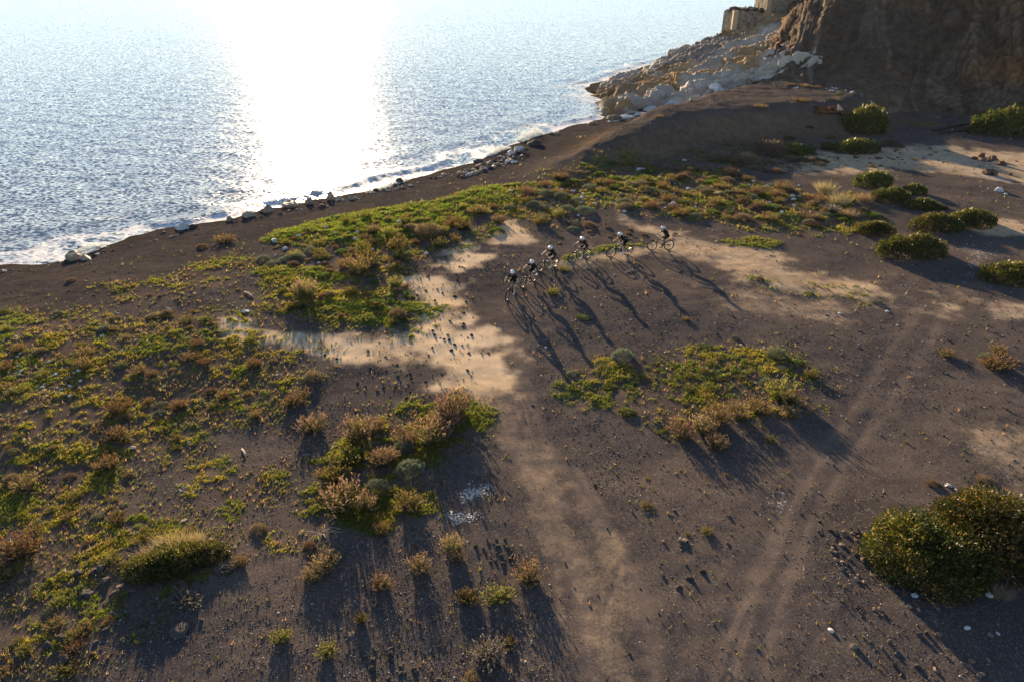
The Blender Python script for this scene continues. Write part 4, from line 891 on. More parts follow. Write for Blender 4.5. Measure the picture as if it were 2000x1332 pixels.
reg('heath', [heath('heath', 210 + i, 120, HEA) for i in range(4)], M_heath)
reg('brown', [heath('brown_heath', 220 + i, 110, BRN, tall=0.8) for i in range(3)], M_heath)
reg('gold', [heath('golden_shrub', 230 + i, 90, GLD, 8, 0.8, 0.11, 0.95) for i in range(3)], M_heath)
reg('cushion', [cushion('grey_cushion', 240 + i, 1700, GRY) for i in range(3)], M_cush)
reg('dry', [cushion('dry_cushion', 250 + i, 1500, DRY, 0.14, 0.7, True, 0.25) for i in range(3)], M_dry)
reg('mound', [cushion('green_mound', 260 + i, 1500, MND, 0.08, 0.6) for i in range(3)], M_green)
reg('straw', [straw('straw', 270 + i, 420, STR) for i in range(2)], M_dry)
reg('spiny', [heath('grey_spiny', 280 + i, 110, GSP[:1] * 2 + GSP, 9, 0.85, 0.10, 0.8) for i in range(2)], M_dry)
KN = dict(lentisk='evergreen_bush', heath='heath_shrub', brown='brown_shrub', gold='golden_shrub', cushion='cushion_shrub', dry='dry_shrub', mound='green_mound', straw='straw_clump', spiny='grey_shrub')
prnd = random.Random(9)
def plant(kind, x, y, width, label, group=None, hs=1.0, parts=None, z=None, name=None, rz=None, sy=None):
    fm, tm = prnd.choice(K[kind]); zz = hz(x, y) if z is None else z
    sc = (width, width * (sy if sy else prnd.uniform(0.85, 1.1)), width * hs); rot = (0, 0, prnd.uniform(0, 6.28) if rz is None else rz)
    nm = name or KN[kind]
    if parts and tm is not None:
        e = empty(nm, (x, y, zz - 0.015 * width), rot[2]); e.scale = sc
        link('foliage', fm, None, e); link('twigs', tm, None, e); o = e
    else:
        o = link(nm, fm); o.location = (x, y, zz - 0.02 * width); o.scale = sc; o.rotation_euler = rot
    return tag(o, label, 'shrub' if kind not in ('straw', 'mound') else ('grass' if kind == 'straw' else 'plant'), group)
def plant_px(kind, px, py, wpx, label, hs=1.0, sy=None, rz=None, zg=0.0):
    x, y = G(px, py, zg)
    for _ in range(3): zg = hz(x, y); x, y = G(px, py, zg)
    k = 1.1 if kind == 'lentisk' else 1.0
    if kind == 'lentisk': rz = prnd.uniform(-0.25, 0.25) + (math.pi if prnd.random() < 0.5 else 0); hs *= 0.85
    return plant(kind, x, y, wpx * m_per_px(x, y, zg) * k, label, None, hs, True, None, None, rz, sy)

# the big bush in the lower right corner, three crowns grown together
big = empty('evergreen_bush'); tag(big, 'biggest dark green evergreen bush, golden on top, in the lower right corner', 'shrub')
bx, by = G(1922, 1098); big.location = (bx, by, hz(bx, by) - 0.05)
def big_crown(dx, dy, a, b, h, seed, n):
    fm, tm = dense_bush('big_bush', seed, a, b, h, n, 0.085, ((0.022, 0.034, 0.007), (0.066, 0.070, 0.014), (0.24, 0.165, 0.05)), 14)
    o = link('crown', fm, M_leaf, big); o.location = (dx, dy, 0)
    t = link('twigs', tm, M_twig, big); t.location = (dx, dy, 0)
big_crown(-1.95, -0.1, 1.95, 1.75, 1.55, 301, 19000)
big_crown(0.5, 0.45, 2.2, 1.9, 2.0, 302, 20000)
big_crown(2.9, 0.0, 2.0, 1.8, 1.8, 303, 14000)
fmx, _ = straw('dead_straw', 310, 160, STR, 0.0); fmx.materials.append(M_dry); so = link('straw_clump', fmx); sxx, syy = G(1950, 1172); so.location = (sxx, syy, hz(sxx, syy)); so.scale = (0.7, 0.7, 0.75); tag(so, 'pale dead straw clump standing before the biggest bush', 'grass')

for (kind, px, py, w, hs, sy, lab) in [
    # evergreen domes on the right
    ('lentisk', 1780, 498, 128, 1.0, 0.62, 'oval evergreen bush standing alone on the sand, middle right'),
    ('lentisk', 1975, 548, 110, 1.1, 0.8, 'evergreen bush cut by the right edge, mid height of the picture'),
    ('lentisk', 1895, 440, 88, 1.15, 0.8, 'right half of the long evergreen bush pair'), ('lentisk', 1828, 447, 92, 1.0, 0.75, 'left half of the long evergreen bush pair'),
    ('lentisk', 1708, 455, 68, 1.15, 0.8, 'spiky evergreen bush at the lower corner of the right scrub'), ('lentisk', 1703, 362, 74, 1.2, 0.8, 'topmost evergreen bush of the right cluster'),
    ('lentisk', 1738, 392, 72, 1.1, 0.8, 'middle evergreen bush of the right cluster'), ('lentisk', 1786, 378, 44, 1.3, 0.9, 'small upright evergreen bush behind the right cluster'),
    ('lentisk', 1802, 408, 62, 1.0, 0.8, 'lowest evergreen bush of the right cluster'), ('lentisk', 1838, 408, 26, 0.9, 0.9, 'tiny evergreen bush right of the cluster'),
    ('lentisk', 1686, 258, 84, 1.9, 0.8, 'tall dark evergreen bush below the rusty scrap on the terrace'), ('lentisk', 1672, 296, 92, 0.85, 0.8, 'low dark evergreen bush at the terrace foot'),
    ('lentisk', 1962, 262, 128, 1.2, 0.7, 'large dark evergreen bush in cliff shade at the right edge'), ('lentisk', 2005, 238, 90, 1.4, 0.8, 'dark evergreen bush half outside the right edge under the cliff'), ('lentisk', 1552, 300, 70, 0.9, 0.8, 'dark rounded bush on the terrace slope'), ('lentisk', 1625, 292, 44, 0.8, 0.8, 'small dark bush between terrace slope and low bush'),
    ('dry', 1500, 300, 70, 0.9, 0.8, 'grey-brown leafless bush on the terrace slope'), ('dry', 1455, 318, 60, 0.8, 0.8, 'pale grey leafless bush at the foot of the terrace slope'), ('dry', 1405, 312, 50, 0.8, 0.8, 'small grey leafless bush left on the terrace slope'), ('dry', 1740, 285, 44, 0.7, 0.8, 'leafless bush right of the low dark bush'),
    # central shrub bank
    ('heath', 888, 812, 78, 1.0, 0.8, 'pink-tipped shrub at the upper end of the bank left of the track'), ('heath', 868, 836, 66, 0.95, 0.8, 'pink-tipped shrub just below the end one in the bank'),
    ('heath', 845, 862, 74, 0.95, 0.8, 'golden-pink shrub overhanging the gravel in the middle of the bank'), ('heath', 795, 862, 50, 0.9, 0.8, 'pinkish shrub behind the middle of the bank'),
    ('heath', 696, 850, 66, 0.9, 0.8, 'pink-tipped shrub on the left end of the bank'), ('heath', 735, 842, 44, 0.9, 0.8, 'small pink-tipped shrub next to the left end of the bank'), ('heath', 612, 838, 62, 0.75, 0.8, 'pink and green shrub left of the bank'), ('heath', 750, 905, 54, 0.9, 0.8, 'pinkish shrub above the grey cushions'),
    ('gold', 675, 905, 64, 0.7, 0.8, 'golden green shrub left of the round green mound'), ('mound', 683, 897, 62, 0.95, 0.9, 'round bright green mound in the middle of the shrub bank'), ('gold', 650, 935, 60, 0.7, 0.8, 'golden shrub below the green mound'),
    ('cushion', 800, 920, 66, 1.0, 0.8, 'larger grey-green cushion in the bank'), ('cushion', 737, 955, 54, 1.05, 0.9, 'smaller grey cushion in the bank with a twig'), ('cushion', 788, 876, 44, 1.1, 0.9, 'pale green cushion behind the golden-pink shrub'), ('heath', 668, 990, 96, 0.85, 0.8, 'broad pink and gold shrub at the lower end of the bank'), ('heath', 715, 990, 50, 0.85, 0.8, 'pink shrub right of the broad one'),
    ('brown', 800, 988, 62, 0.8, 0.8, 'brown shrub below the grey cushions'), ('brown', 745, 1035, 34, 0.8, 0.9, 'small brown shrub alone below the bank'), ('brown', 760, 895, 40, 0.8, 0.9, 'brown dried shrub between mound and grey cushion'), ('brown', 578, 785, 58, 0.75, 0.8, 'brown-gold tussock between sand and shrub bank'), ('dry', 610, 738, 44, 0.7, 0.8, 'reddish-brown tussock on dark ground above the bank'),
    # lower left
    ('brown', 40, 1078, 78, 0.85, 0.8, 'golden-brown shrub at the left edge below the middle'), ('lentisk', 290, 1120, 96, 1.1, 0.8, 'left part of the grassy dark bush at lower left'), ('lentisk', 345, 1100, 110, 1.15, 0.8, 'main part of the grassy dark bush at lower left'), ('lentisk', 405, 1085, 84, 1.0, 0.8, 'right part of the grassy dark bush at lower left'),
    ('straw', 300, 1092, 70, 0.55, 0.8, 'straw-coloured grass crowning the left part of the grassy bush'), ('straw', 345, 1070, 80, 0.55, 0.8, 'straw-coloured grass crowning the middle of the grassy bush'), ('straw', 385, 1062, 50, 0.8, 0.8, 'straw-coloured grass behind the grassy bush'),
    ('spiny', 362, 1175, 62, 0.55, 0.6, 'grey leafless spiny shrub at the foot of the grassy bush'), ('spiny', 445, 1110, 34, 0.7, 0.8, 'small grey spiny shrub right of the grassy bush'), ('brown', 470, 1100, 36, 0.8, 0.9, 'brown shrub at the right tip of the grassy bush'), ('dry', 505, 1035, 34, 0.9, 0.9, 'round pinkish-grey dry tussock right of the grassy bush'),
    ('heath', 635, 1110, 62, 0.8, 0.8, 'pink-tipped shrub between grassy bush and white salt stain'), ('heath', 610, 1130, 44, 0.9, 0.9, 'rusty pink shrub at the lower side of its neighbour'), ('cushion', 660, 1086, 28, 1.1, 0.9, 'pale round cushion beside the pink-tipped shrub'), ('dry', 605, 1068, 24, 1.2, 0.9, 'thin dry tussock behind the pink-tipped shrub'),
    ('heath', 885, 1075, 46, 1.15, 0.9, 'upright pink shrub above the dark stone heap'), ('heath', 892, 1095, 30, 1.0, 0.9, 'small pink shrub attached below the upright one'), ('heath', 820, 1112, 48, 0.95, 0.9, 'pink shrub alone on dark gravel, right of another'), ('heath', 745, 1146, 46, 0.85, 0.9, 'pink shrub alone on dark gravel, left of another'),
    ('heath', 1032, 1132, 62, 1.05, 0.9, 'tall pink and green shrub at the left side of the main track'), ('gold', 975, 1168, 62, 0.6, 0.7, 'yellow-green low shrub ring beside the track'), ('gold', 915, 1172, 46, 0.7, 0.8, 'yellow and pink shrub left of the low ring'), ('heath', 908, 1165, 24, 0.9, 0.9, 'small pink sprig beside the yellow shrub'),
    ('gold', 705, 1212, 26, 1.1, 0.9, 'small upright green sprig on dark gravel'), ('gold', 638, 1278, 40, 0.9, 0.9, 'yellow-green shrub with pink tip near the bottom edge'), ('gold', 552, 1248, 40, 0.8, 0.8, 'yellow-green tuft with a long shadow near the bottom edge'), ('spiny', 952, 1285, 62, 0.9, 0.9, 'grey-pink wiry shrub at the bottom edge left of the track'), ('gold', 992, 1258, 34, 0.6, 0.8, 'green tuft beside the wiry shrub at the bottom'), ('heath', 920, 1332, 34, 0.8, 0.9, 'rusty shrub cut by the bottom edge'),
    # patch right of the track
    ('heath', 1330, 848, 62, 0.8, 0.7, 'pinkish shrub at the left end of the hedge-like row'), ('heath', 1375, 838, 66, 0.8, 0.7, 'pinkish shrub second from the left in the hedge-like row'), ('brown', 1400, 822, 66, 0.95, 0.7, 'golden-brown shrub in the middle of the hedge-like row'), ('heath', 1440, 812, 56, 0.8, 0.7, 'brown-pink shrub right of the middle of the row'), ('brown', 1482, 802, 52, 0.8, 0.8, 'rusty shrub near the right end of the row'),
    ('gold', 1525, 775, 66, 0.9, 0.8, 'green and gold shrub at the top right of the patch'), ('heath', 1545, 788, 46, 0.9, 0.8, 'pink shrub beside the green and gold one'), ('heath', 1540, 812, 40, 0.8, 0.9, 'pink-green shrub lowest at the right of the patch'), ('heath', 1400, 875, 44, 0.9, 0.9, 'pinkish shrub hanging below the hedge-like row'), ('heath', 1392, 858, 30, 0.9, 0.9, 'pink sprig between row and the shrub below'),
    ('cushion', 1215, 698, 42, 1.35, 0.9, 'round grey-green cushion at the upper left of the green patch'), ('cushion', 1516, 694, 36, 1.3, 0.95, 'round blue-green cushion at the upper right of the green patch'), ('cushion', 1497, 748, 28, 1.3, 0.9, 'grey cushion above the golden shrub'), ('cushion', 1435, 660, 14, 1.4, 0.9, 'little straw-grey tuft casting a shadow above the patch'), ('mound', 1225, 805, 36, 0.6, 0.8, 'bright green mound at the lower edge of the patch'), ('mound', 1295, 845, 24, 0.6, 0.8, 'bright green tuft at the tip of the hedge-like row'), ('gold', 1583, 735, 26, 0.9, 0.9, 'golden tuft at the right tip of the patch'), ('gold', 1503, 862, 24, 0.8, 0.9, 'small golden tuft in the shade right of the row'),
    ('cushion', 1712, 592, 20, 0.9, 0.9, 'green-grey tuft on the sandy slope'), ('mound', 1580, 575, 20, 0.7, 0.9, 'dark green tuft with a long shadow on the sandy slope'), ('dry', 1484, 548, 16, 1.2, 0.9, 'dark brown round tuft on the sandy slope'), ('brown', 1341, 626, 16, 0.8, 0.9, 'tiny orange-brown tuft near the riders\' shadows'), ('gold', 1080, 575, 26, 0.8, 0.9, 'orange and green tuft beside the second rider\'s shadow'), ('mound', 1140, 622, 34, 0.4, 0.7, 'flat green tuft between two rider shadows'), ('gold', 1102, 528, 26, 0.5, 0.8, 'green tuft beside the third rider\'s wheel'),
    ('brown', 1945, 718, 62, 0.8, 0.8, 'golden-brown shrub at the right edge, middle height'), ('cushion', 1930, 700, 34, 1.1, 0.9, 'grey cushion beside the golden-brown shrub at right'), ('brown', 1948, 690, 34, 1.0, 0.9, 'brown shrub behind the golden-brown one at right'), ('brown', 1848, 694, 34, 0.7, 0.8, 'small brown tuft left of the right-edge shrubs'), ('dry', 1822, 945, 26, 0.8, 0.9, 'orange dry tuft beside the white boulder above the big bush'), ('dry', 1922, 938, 32, 0.6, 0.9, 'orange dry tuft right of the white boulder above the big bush'), ('gold', 1265, 990, 26, 0.5, 0.9, 'flat green tuft alone on the gravel between the tracks'), ('gold', 1382, 1040, 24, 0.7, 0.9, 'small green and straw tuft right of the track'),
    # golden leafy shrubs in the back
    ('gold', 780, 490, 44, 1.1, 0.9, 'golden leafy shrub, biggest of those left of the sand'), ('gold', 712, 492, 26, 1.3, 0.9, 'golden shrub top behind the brown one left of the sand'), ('gold', 720, 512, 36, 1.2, 0.9, 'bright golden shrub left of the sand'), ('brown', 703, 532, 56, 1.1, 0.8, 'dark brown-gold shrub left of the sand'), ('heath', 595, 578, 54, 1.0, 0.8, 'red-brown shrub beside the yellow moss'), ('heath', 730, 455, 26, 1.0, 0.9, 'rust-topped shrub at the edge of the green hummocks'), ('dry', 838, 460, 60, 1.0, 0.8, 'grey wiry bush at the right of the green hummocks'), ('gold', 870, 458, 14, 2.2, 0.9, 'thin tall golden plant right of the wiry bush'), ('gold', 905, 446, 30, 0.9, 0.9, 'golden plant left of the footpath'), ('heath', 975, 435, 30, 0.8, 0.9, 'rust shrub at the head of the footpath'), ('brown', 775, 522, 16, 1.3, 0.9, 'reddish sprig before the golden shrubs'), ('mound', 970, 455, 34, 0.9, 0.9, 'dark green cushion beside the sandy footpath'), ('brown', 935, 418, 40, 0.8, 0.8, 'golden-brown shrub row left of the footpath'),
    ('cushion', 515, 508, 26, 1.1, 0.9, 'round grey-green cushion near the beach'), ('cushion', 570, 508, 56, 0.7, 0.7, 'long grey-green cushion near the beach'), ('cushion', 535, 518, 34, 0.9, 0.9, 'pale cushion beside the round one near the beach'), ('cushion', 608, 492, 26, 1.2, 0.9, 'upright grey cushion by a bare spot near the beach'), ('brown', 440, 474, 40, 0.7, 0.8, 'dark green-brown shrub at the beach edge'), ('dry', 395, 485, 22, 1.0, 0.9, 'dry tuft on the beach'), ('dry', 140, 550, 20, 0.9, 0.9, 'lone dry tuft on the beach at left'), ('mound', 5, 612, 22, 1.0, 0.9, 'bright green mound at the left edge near the beach'),
    # cushions above the riders
    ('cushion', 1042, 402, 30, 1.0, 0.85, 'grey-green cushion, left of a touching pair above the riders'), ('cushion', 1060, 408, 26, 0.95, 0.9, 'grey cushion, right of a touching pair above the riders'), ('cushion', 1104, 412, 34, 1.0, 0.85, 'grey-green cushion behind the yellow plant'), ('cushion', 1142, 415, 40, 0.95, 0.8, 'largest grey-green cushion above the riders'), ('cushion', 1058, 424, 24, 1.0, 0.9, 'grey cushion below the touching pair'), ('cushion', 995, 408, 26, 0.9, 0.9, 'grey cushion at the end of the footpath'), ('cushion', 1066, 380, 30, 0.95, 0.9, 'cushion second row above the riders'), ('cushion', 1096, 386, 34, 1.0, 0.9, 'rounded cushion in the second row above the riders'), ('cushion', 1126, 394, 26, 1.0, 0.9, 'cushion beside the flat white slab'), ('cushion', 1150, 368, 26, 1.0, 0.9, 'cushion at the top right of the cushion field'), ('cushion', 1122, 438, 22, 1.1, 0.9, 'cushion lowest before the riders'), ('cushion', 1118, 450, 26, 0.9, 0.9, 'dark cushion just above the third rider'), ('dry', 1150, 442, 26, 0.9, 0.9, 'pinkish dry cushion above the fourth rider'), ('gold', 1092, 425, 22, 1.2, 0.9, 'bright yellow plant among the grey cushions'), ('gold', 1056, 438, 30, 0.9, 0.9, 'golden tuft right of the sandy footpath'),
    ('straw', 1612, 378, 40, 0.9, 0.8, 'tall straw grass left of the right bush cluster'), ('straw', 1640, 400, 50, 0.7, 0.8, 'straw grass sweep in the right scrub'), ('straw', 1690, 395, 40, 0.7, 0.8, 'straw grass before the right bush cluster'), ('straw', 1660, 425, 40, 0.6, 0.8, 'pale straw grass above the spiky evergreen bush'), ('brown', 1592, 395, 40, 0.8, 0.8, 'orange-brown shrub in the right scrub'), ('brown', 1530, 372, 36, 0.9, 0.8, 'green-brown shrub at the top of the right scrub'), ('spiny', 1622, 412, 30, 0.8, 0.9, 'grey spiny shrub in the right scrub'), ('mound', 1710, 425, 34, 0.8, 0.8, 'dark green mound above the spiky evergreen bush'), ('mound', 1648, 432, 26, 0.8, 0.8, 'bright green mound in the right scrub'),
    ('brown', 1486, 210, 24, 0.6, 0.9, 'small golden tuft on the gravel terrace'), ('brown', 1565, 200, 34, 0.5, 0.8, 'golden grass tuft beside the rusty scrap'), ('gold', 1355, 240, 14, 0.5, 0.9, 'tiny green tuft on the terrace edge'), ('brown', 1285, 250, 20, 0.4, 0.9, 'dry tuft on the terrace lip')]:
    plant_px(kind, px, py, w, lab, hs, sy)
for (px, py, w, lab) in [(1546, 166, 16, 'yellow tuft at the cliff foot, left of three'), (1574, 169, 18, 'yellow tuft at the cliff foot, middle of three'), (1596, 171, 14, 'yellow tuft at the cliff foot, right of three')]:
    x, y = G(px, py, 2.9); plant('brown', x, y, w * m_per_px(x, y, 2.9), lab, None, 0.6, False)

def plants(kind, poly, n, seed, wmin, wmax, label, group, hs=(0.7, 1.1), zpoly=0.0, moss=None):
    pts, r = scatter(poly, n * (4 if moss else 1), seed, zpoly); xs = np.array([p[0] for p in pts]); ys = np.array([p[1] for p in pts])
    if moss:
        M = masks(xs, ys); o = np.argsort(-(M['moss'] if moss > 0 else -M['moss']) + r.uniform(0, 0.8, len(xs))); xs, ys = xs[o][:n], ys[o][:n]
    zz = height(xs, ys)
    for x, y, z in zip(xs, ys, zz): plant(kind, float(x), float(y), wmin + (wmax - wmin) * float(r.uniform()) ** 1.6, label, group, r.uniform(*hs), False, float(z))
F_left = [(-40, 630), (110, 612), (250, 620), (400, 608), (490, 655), (590, 700), (560, 780), (420, 840), (300, 900), (200, 960), (0, 1040)]
F_low = [(0, 950), (200, 960), (300, 1010), (460, 1030), (250, 1080), (240, 1200), (140, 1332), (-40, 1332)]
F_grass = [(520, 470), (700, 420), (1000, 375), (985, 420), (900, 470), (820, 500), (800, 560), (840, 610), (760, 635), (620, 635), (520, 610), (560, 540)]
F_scrub = [(1000, 380), (1200, 320), (1330, 322), (1420, 340), (1560, 378), (1690, 400), (1680, 455), (1560, 450), (1400, 428), (1250, 420), (1150, 380), (1040, 400)]
F_patch = [(1090, 725), (1180, 692), (1260, 700), (1380, 676), (1480, 676), (1610, 722), (1500, 748), (1440, 790), (1300, 800), (1140, 785)]
plants('brown', F_left, 28, 31, 0.3, 1.0, 'brown shrub in the mossy field on the left', 'brown shrubs in the left field')
plants('gold', F_left, 30, 32, 0.25, 0.8, 'yellow-green tuft in the mossy field on the left', 'yellow tufts in the left field', (0.5, 0.8))
plants('cushion', F_left, 24, 33, 0.25, 0.7, 'grey cushion in the mossy field on the left', 'grey cushions in the left field')
plants('dry', F_left, 18, 34, 0.25, 0.7, 'dry brown tussock in the mossy field on the left', 'dry tussocks in the left field')
plants('gold', F_low, 26, 35, 0.2, 0.6, 'yellow-green tuft in the lower left corner field', 'yellow tufts in the lower left', (0.4, 0.7))
plants('cushion', F_low, 12, 36, 0.2, 0.5, 'grey cushion in the lower left corner field', 'grey cushions in the lower left', (0.5, 0.8))
plants('brown', F_low, 14, 37, 0.2, 0.6, 'brown tuft in the lower left corner field', 'brown tufts in the lower left', (0.5, 0.8))
plants('brown', F_grass, 24, 38, 0.35, 1.1, 'brown shrub in the grass between beach and pale sand', 'brown shrubs in the grass')
plants('gold', F_grass, 44, 39, 0.35, 1.1, 'golden tuft in the grass between beach and pale sand', 'golden tufts in the grass', (0.6, 1.1))
plants('dry', F_grass, 22, 40, 0.3, 0.9, 'dry tussock in the grass between beach and pale sand', 'dry tussocks in the grass')
plants('mound', F_grass, 26, 41, 0.4, 1.1, 'green mound in the grass between beach and pale sand', 'green mounds in the grass', (0.5, 0.8))
plants('brown', F_scrub, 44, 42, 0.5, 1.5, 'rusty brown shrub in the scrub above the riders', 'rusty shrubs in the scrub', (0.6, 0.9))
plants('dry', F_scrub, 46, 43, 0.5, 1.5, 'dry brown tussock in the scrub above the riders', 'dry tussocks in the scrub', (0.6, 0.9))
plants('mound', F_scrub, 50, 44, 0.5, 1.6, 'green mound in the scrub above the riders', 'green mounds in the scrub', (0.5, 0.8))
plants('cushion', F_scrub, 40, 45, 0.4, 1.3, 'grey cushion in the scrub above the riders', 'grey cushions in the scrub', (0.7, 1.0))
plants('gold', F_scrub, 34, 46, 0.4, 1.1, 'golden tuft in the scrub above the riders', 'golden tufts in the scrub', (0.6, 0.9))
plants('gold', F_patch, 30, 47, 0.2, 0.7, 'yellow-green tuft in the green patch right of the track', 'yellow tufts in the patch', (0.35, 0.6))
plants('mound', F_patch, 26, 48, 0.25, 0.8, 'low green mound in the green patch right of the track', 'green mounds in the patch', (0.3, 0.55))
plants('cushion', F_patch, 10, 49, 0.2, 0.6, 'small pale cushion in the green patch right of the track', 'pale cushions in the patch', (0.5, 0.9))
plants('dry', [(1300, 345), (1500, 290), (1640, 310), (1560, 345), (1420, 335)], 30, 50, 0.5, 1.4, 'grey dry tussock in the shade below the terrace', 'dry tussocks below the terrace', (0.6, 0.9))
plants('brown', [(1600, 310), (1740, 295), (1860, 288), (1860, 300), (1720, 330)], 26, 51, 0.25, 0.7, 'small brown tuft on the sandy flat under the cliff', 'tufts on the sandy flat', (0.4, 0.7))
plants('dry', [(1040, 470), (1180, 440), (1340, 450), (1300, 468), (1130, 480)], 24, 52, 0.25, 0.6, 'small dark tussock on the sand just behind the riders', 'tussocks behind the riders', (0.6, 0.9))
plants('gold', [(1230, 900), (1420, 900), (1480, 1010), (1330, 1060), (1240, 1000)], 12, 53, 0.08, 0.2, 'tiny green sprout on the gravel between the tracks', 'sprouts between the tracks', (0.6, 0.9))
plants('mound', [(1640, 200), (1560, 225), (1500, 250), (1560, 290), (1640, 270)], 14, 54, 0.5, 1.4, 'dark green clump on the terrace slope', 'clumps on the terrace slope', (0.5, 0.8), 1.5)
plants('brown', [(120, 560), (330, 545), (480, 500), (480, 570), (300, 600), (120, 600)], 18, 55, 0.2, 0.6, 'small dark tuft on the gravel slope above the left beach', 'tufts above the left beach', (0.5, 0.8))

# low grass and moss: one uncountable carpet
def grass_mesh(n, seed):
    r = np.random.default_rng(seed); X = []; Y = []
    rad = np.exp(r.uniform(math.log(11.0), math.log(80), n * 9)); ang = r.uniform(-math.radians(50), math.radians(45), n * 9)
    x = np.sin(ang) * rad; y = np.cos(ang) * rad; M = masks(x, y)
    prob = M['moss'] ** 1.3
    keep = r.uniform(0, 1, len(x)) < prob; x, y, rad = x[keep][:n], y[keep][:n], rad[keep][:n]
    M = masks(x, y); z = height(x, y, M); n = len(x); nb = 8
    s = (0.027 + 0.0009 * rad) * r.uniform(0.6, 1.5, n)
    a = r.uniform(0, 6.28, (n, nb)); q = r.uniform(0.1, 1.0, (n, nb))
    px = x[:, None] + np.cos(a) * q * s[:, None] * 0.8; py = y[:, None] + np.sin(a) * q * s[:, None] * 0.8; pz = np.repeat((z - 0.01)[:, None], nb, 1)
    d = np.stack([np.cos(a) * q * 0.8, np.sin(a) * q * 0.8, 0.7 + r.uniform(0, 0.6, (n, nb))], -1); L = (s[:, None] * r.uniform(0.7, 1.5, (n, nb)))
    tip = np.stack([px, py, pz], -1) + d * L[..., None]; w = (s * 0.22)[:, None, None]
    t = np.stack([-np.sin(a + 0.6), np.cos(a + 0.6), np.zeros_like(a)], -1) * w
    B = np.stack([px, py, pz], -1); V = np.stack([B - t, B + t, tip], 2).reshape(-1, 3); F = np.arange(len(V)).reshape(-1, 3)
    hue = fbm(x * 0.5, y * 0.5, 3, 201); yy = np.clip(M['yel'] * 1.3 * sstep(0.42, 0.62, hue) + r.normal(0, 0.12, n), 0, 1)
    viv = np.clip(M['hum'] * 1.2 - 0.35, 0, 1)[:, None]; base = mixc((0.058, 0.078, 0.015), (0.130, 0.145, 0.030), r.uniform(0, 1, n)) * (1 - viv) + viv * mixc((0.056, 0.098, 0.013), (0.120, 0.172, 0.025), r.uniform(0, 1, n)); c = base * (1 - yy[:, None]) + yy[:, None] * np.where((r.uniform(0, 1, n) < 0.55)[:, None], np.array((0.21, 0.19, 0.03)), np.array((0.22, 0.14, 0.04)))
    return np_mesh('grass', V, F, col=np.repeat(c, nb * 3, 0))
M_grass = mat_leaf('low grass and moss', 0.5, 0.0, 0.7, tmul=2.2)
gr = link('grass', grass_mesh(54000, 12), M_grass); tag(gr, 'low green and yellow grass and moss in patches over the flat', 'grass', kind='stuff')

def cover_mesh(n, seed):
    """sparse sprigs, dead stalks and seedlings between the patches"""
    r = np.random.default_rng(seed); rad = np.exp(r.uniform(math.log(11.0), math.log(85), n * 5)); ang = r.uniform(-math.radians(50), math.radians(45), n * 5)
    x = np.sin(ang) * rad; y = np.cos(ang) * rad; M = masks(x, y); d = shore_d(x, y)
    dens = (0.035 + 0.75 * np.clip(M['hum'] * 1.6, 0, 1) + 0.12 * sstep(4, -12, x) * sstep(8, 16, d) * sstep(14, 24, y)) * sstep(0.30, 0.62, fbm(x * 0.9, y * 0.9, 3, 301)) * (1 - 0.55 * M['sand']) * (1 - 0.92 * M['road']) * (1 - 0.8 * np.clip(M['trk'], 0, 1)) * (d > 5)
    keep = r.uniform(0, 1, len(x)) < dens; x, y, rad = x[keep][:n], y[keep][:n], rad[keep][:n]; z = height(x, y); n = len(x); nb = 5
    s = (0.03 + 0.0011 * rad) * r.uniform(0.5, 1.9, n)
    a = r.uniform(0, 6.28, (n, nb)); q = r.uniform(0.1, 1.0, (n, nb)); B = np.stack([x[:, None] + np.cos(a) * q * s[:, None] * 0.5, y[:, None] + np.sin(a) * q * s[:, None] * 0.5, np.repeat((z - 0.01)[:, None], nb, 1)], -1)
    dr = np.stack([np.cos(a) * q * 0.9, np.sin(a) * q * 0.9, 0.6 + r.uniform(0, 0.8, (n, nb))], -1); tip = B + dr * (s[:, None] * r.uniform(0.7, 1.4, (n, nb)))[..., None]
    t = np.stack([-np.sin(a + 0.5), np.cos(a + 0.5), np.zeros_like(a)], -1) * (s * 0.22)[:, None, None]
    V = np.stack([B - t, B + t, tip], 2).reshape(-1, 3); F = np.arange(len(V)).reshape(-1, 3)
    pal = np.array([(0.060, 0.052, 0.026), (0.115, 0.085, 0.045), (0.085, 0.085, 0.026), (0.17, 0.135, 0.05), (0.13, 0.13, 0.10), (0.19, 0.12, 0.075), (0.05, 0.07, 0.016)])
    c = pal[r.integers(0, len(pal), n)] * r.uniform(0.7, 1.3, n)[:, None]
    return np_mesh('ground_cover', V, F, col=np.repeat(c, nb * 3, 0))
cov = link('ground_cover', cover_mesh(42000, 21), M_grass); tag(cov, 'sparse sprigs and dead stalks strewn between the green patches', 'ground cover', kind='stuff')
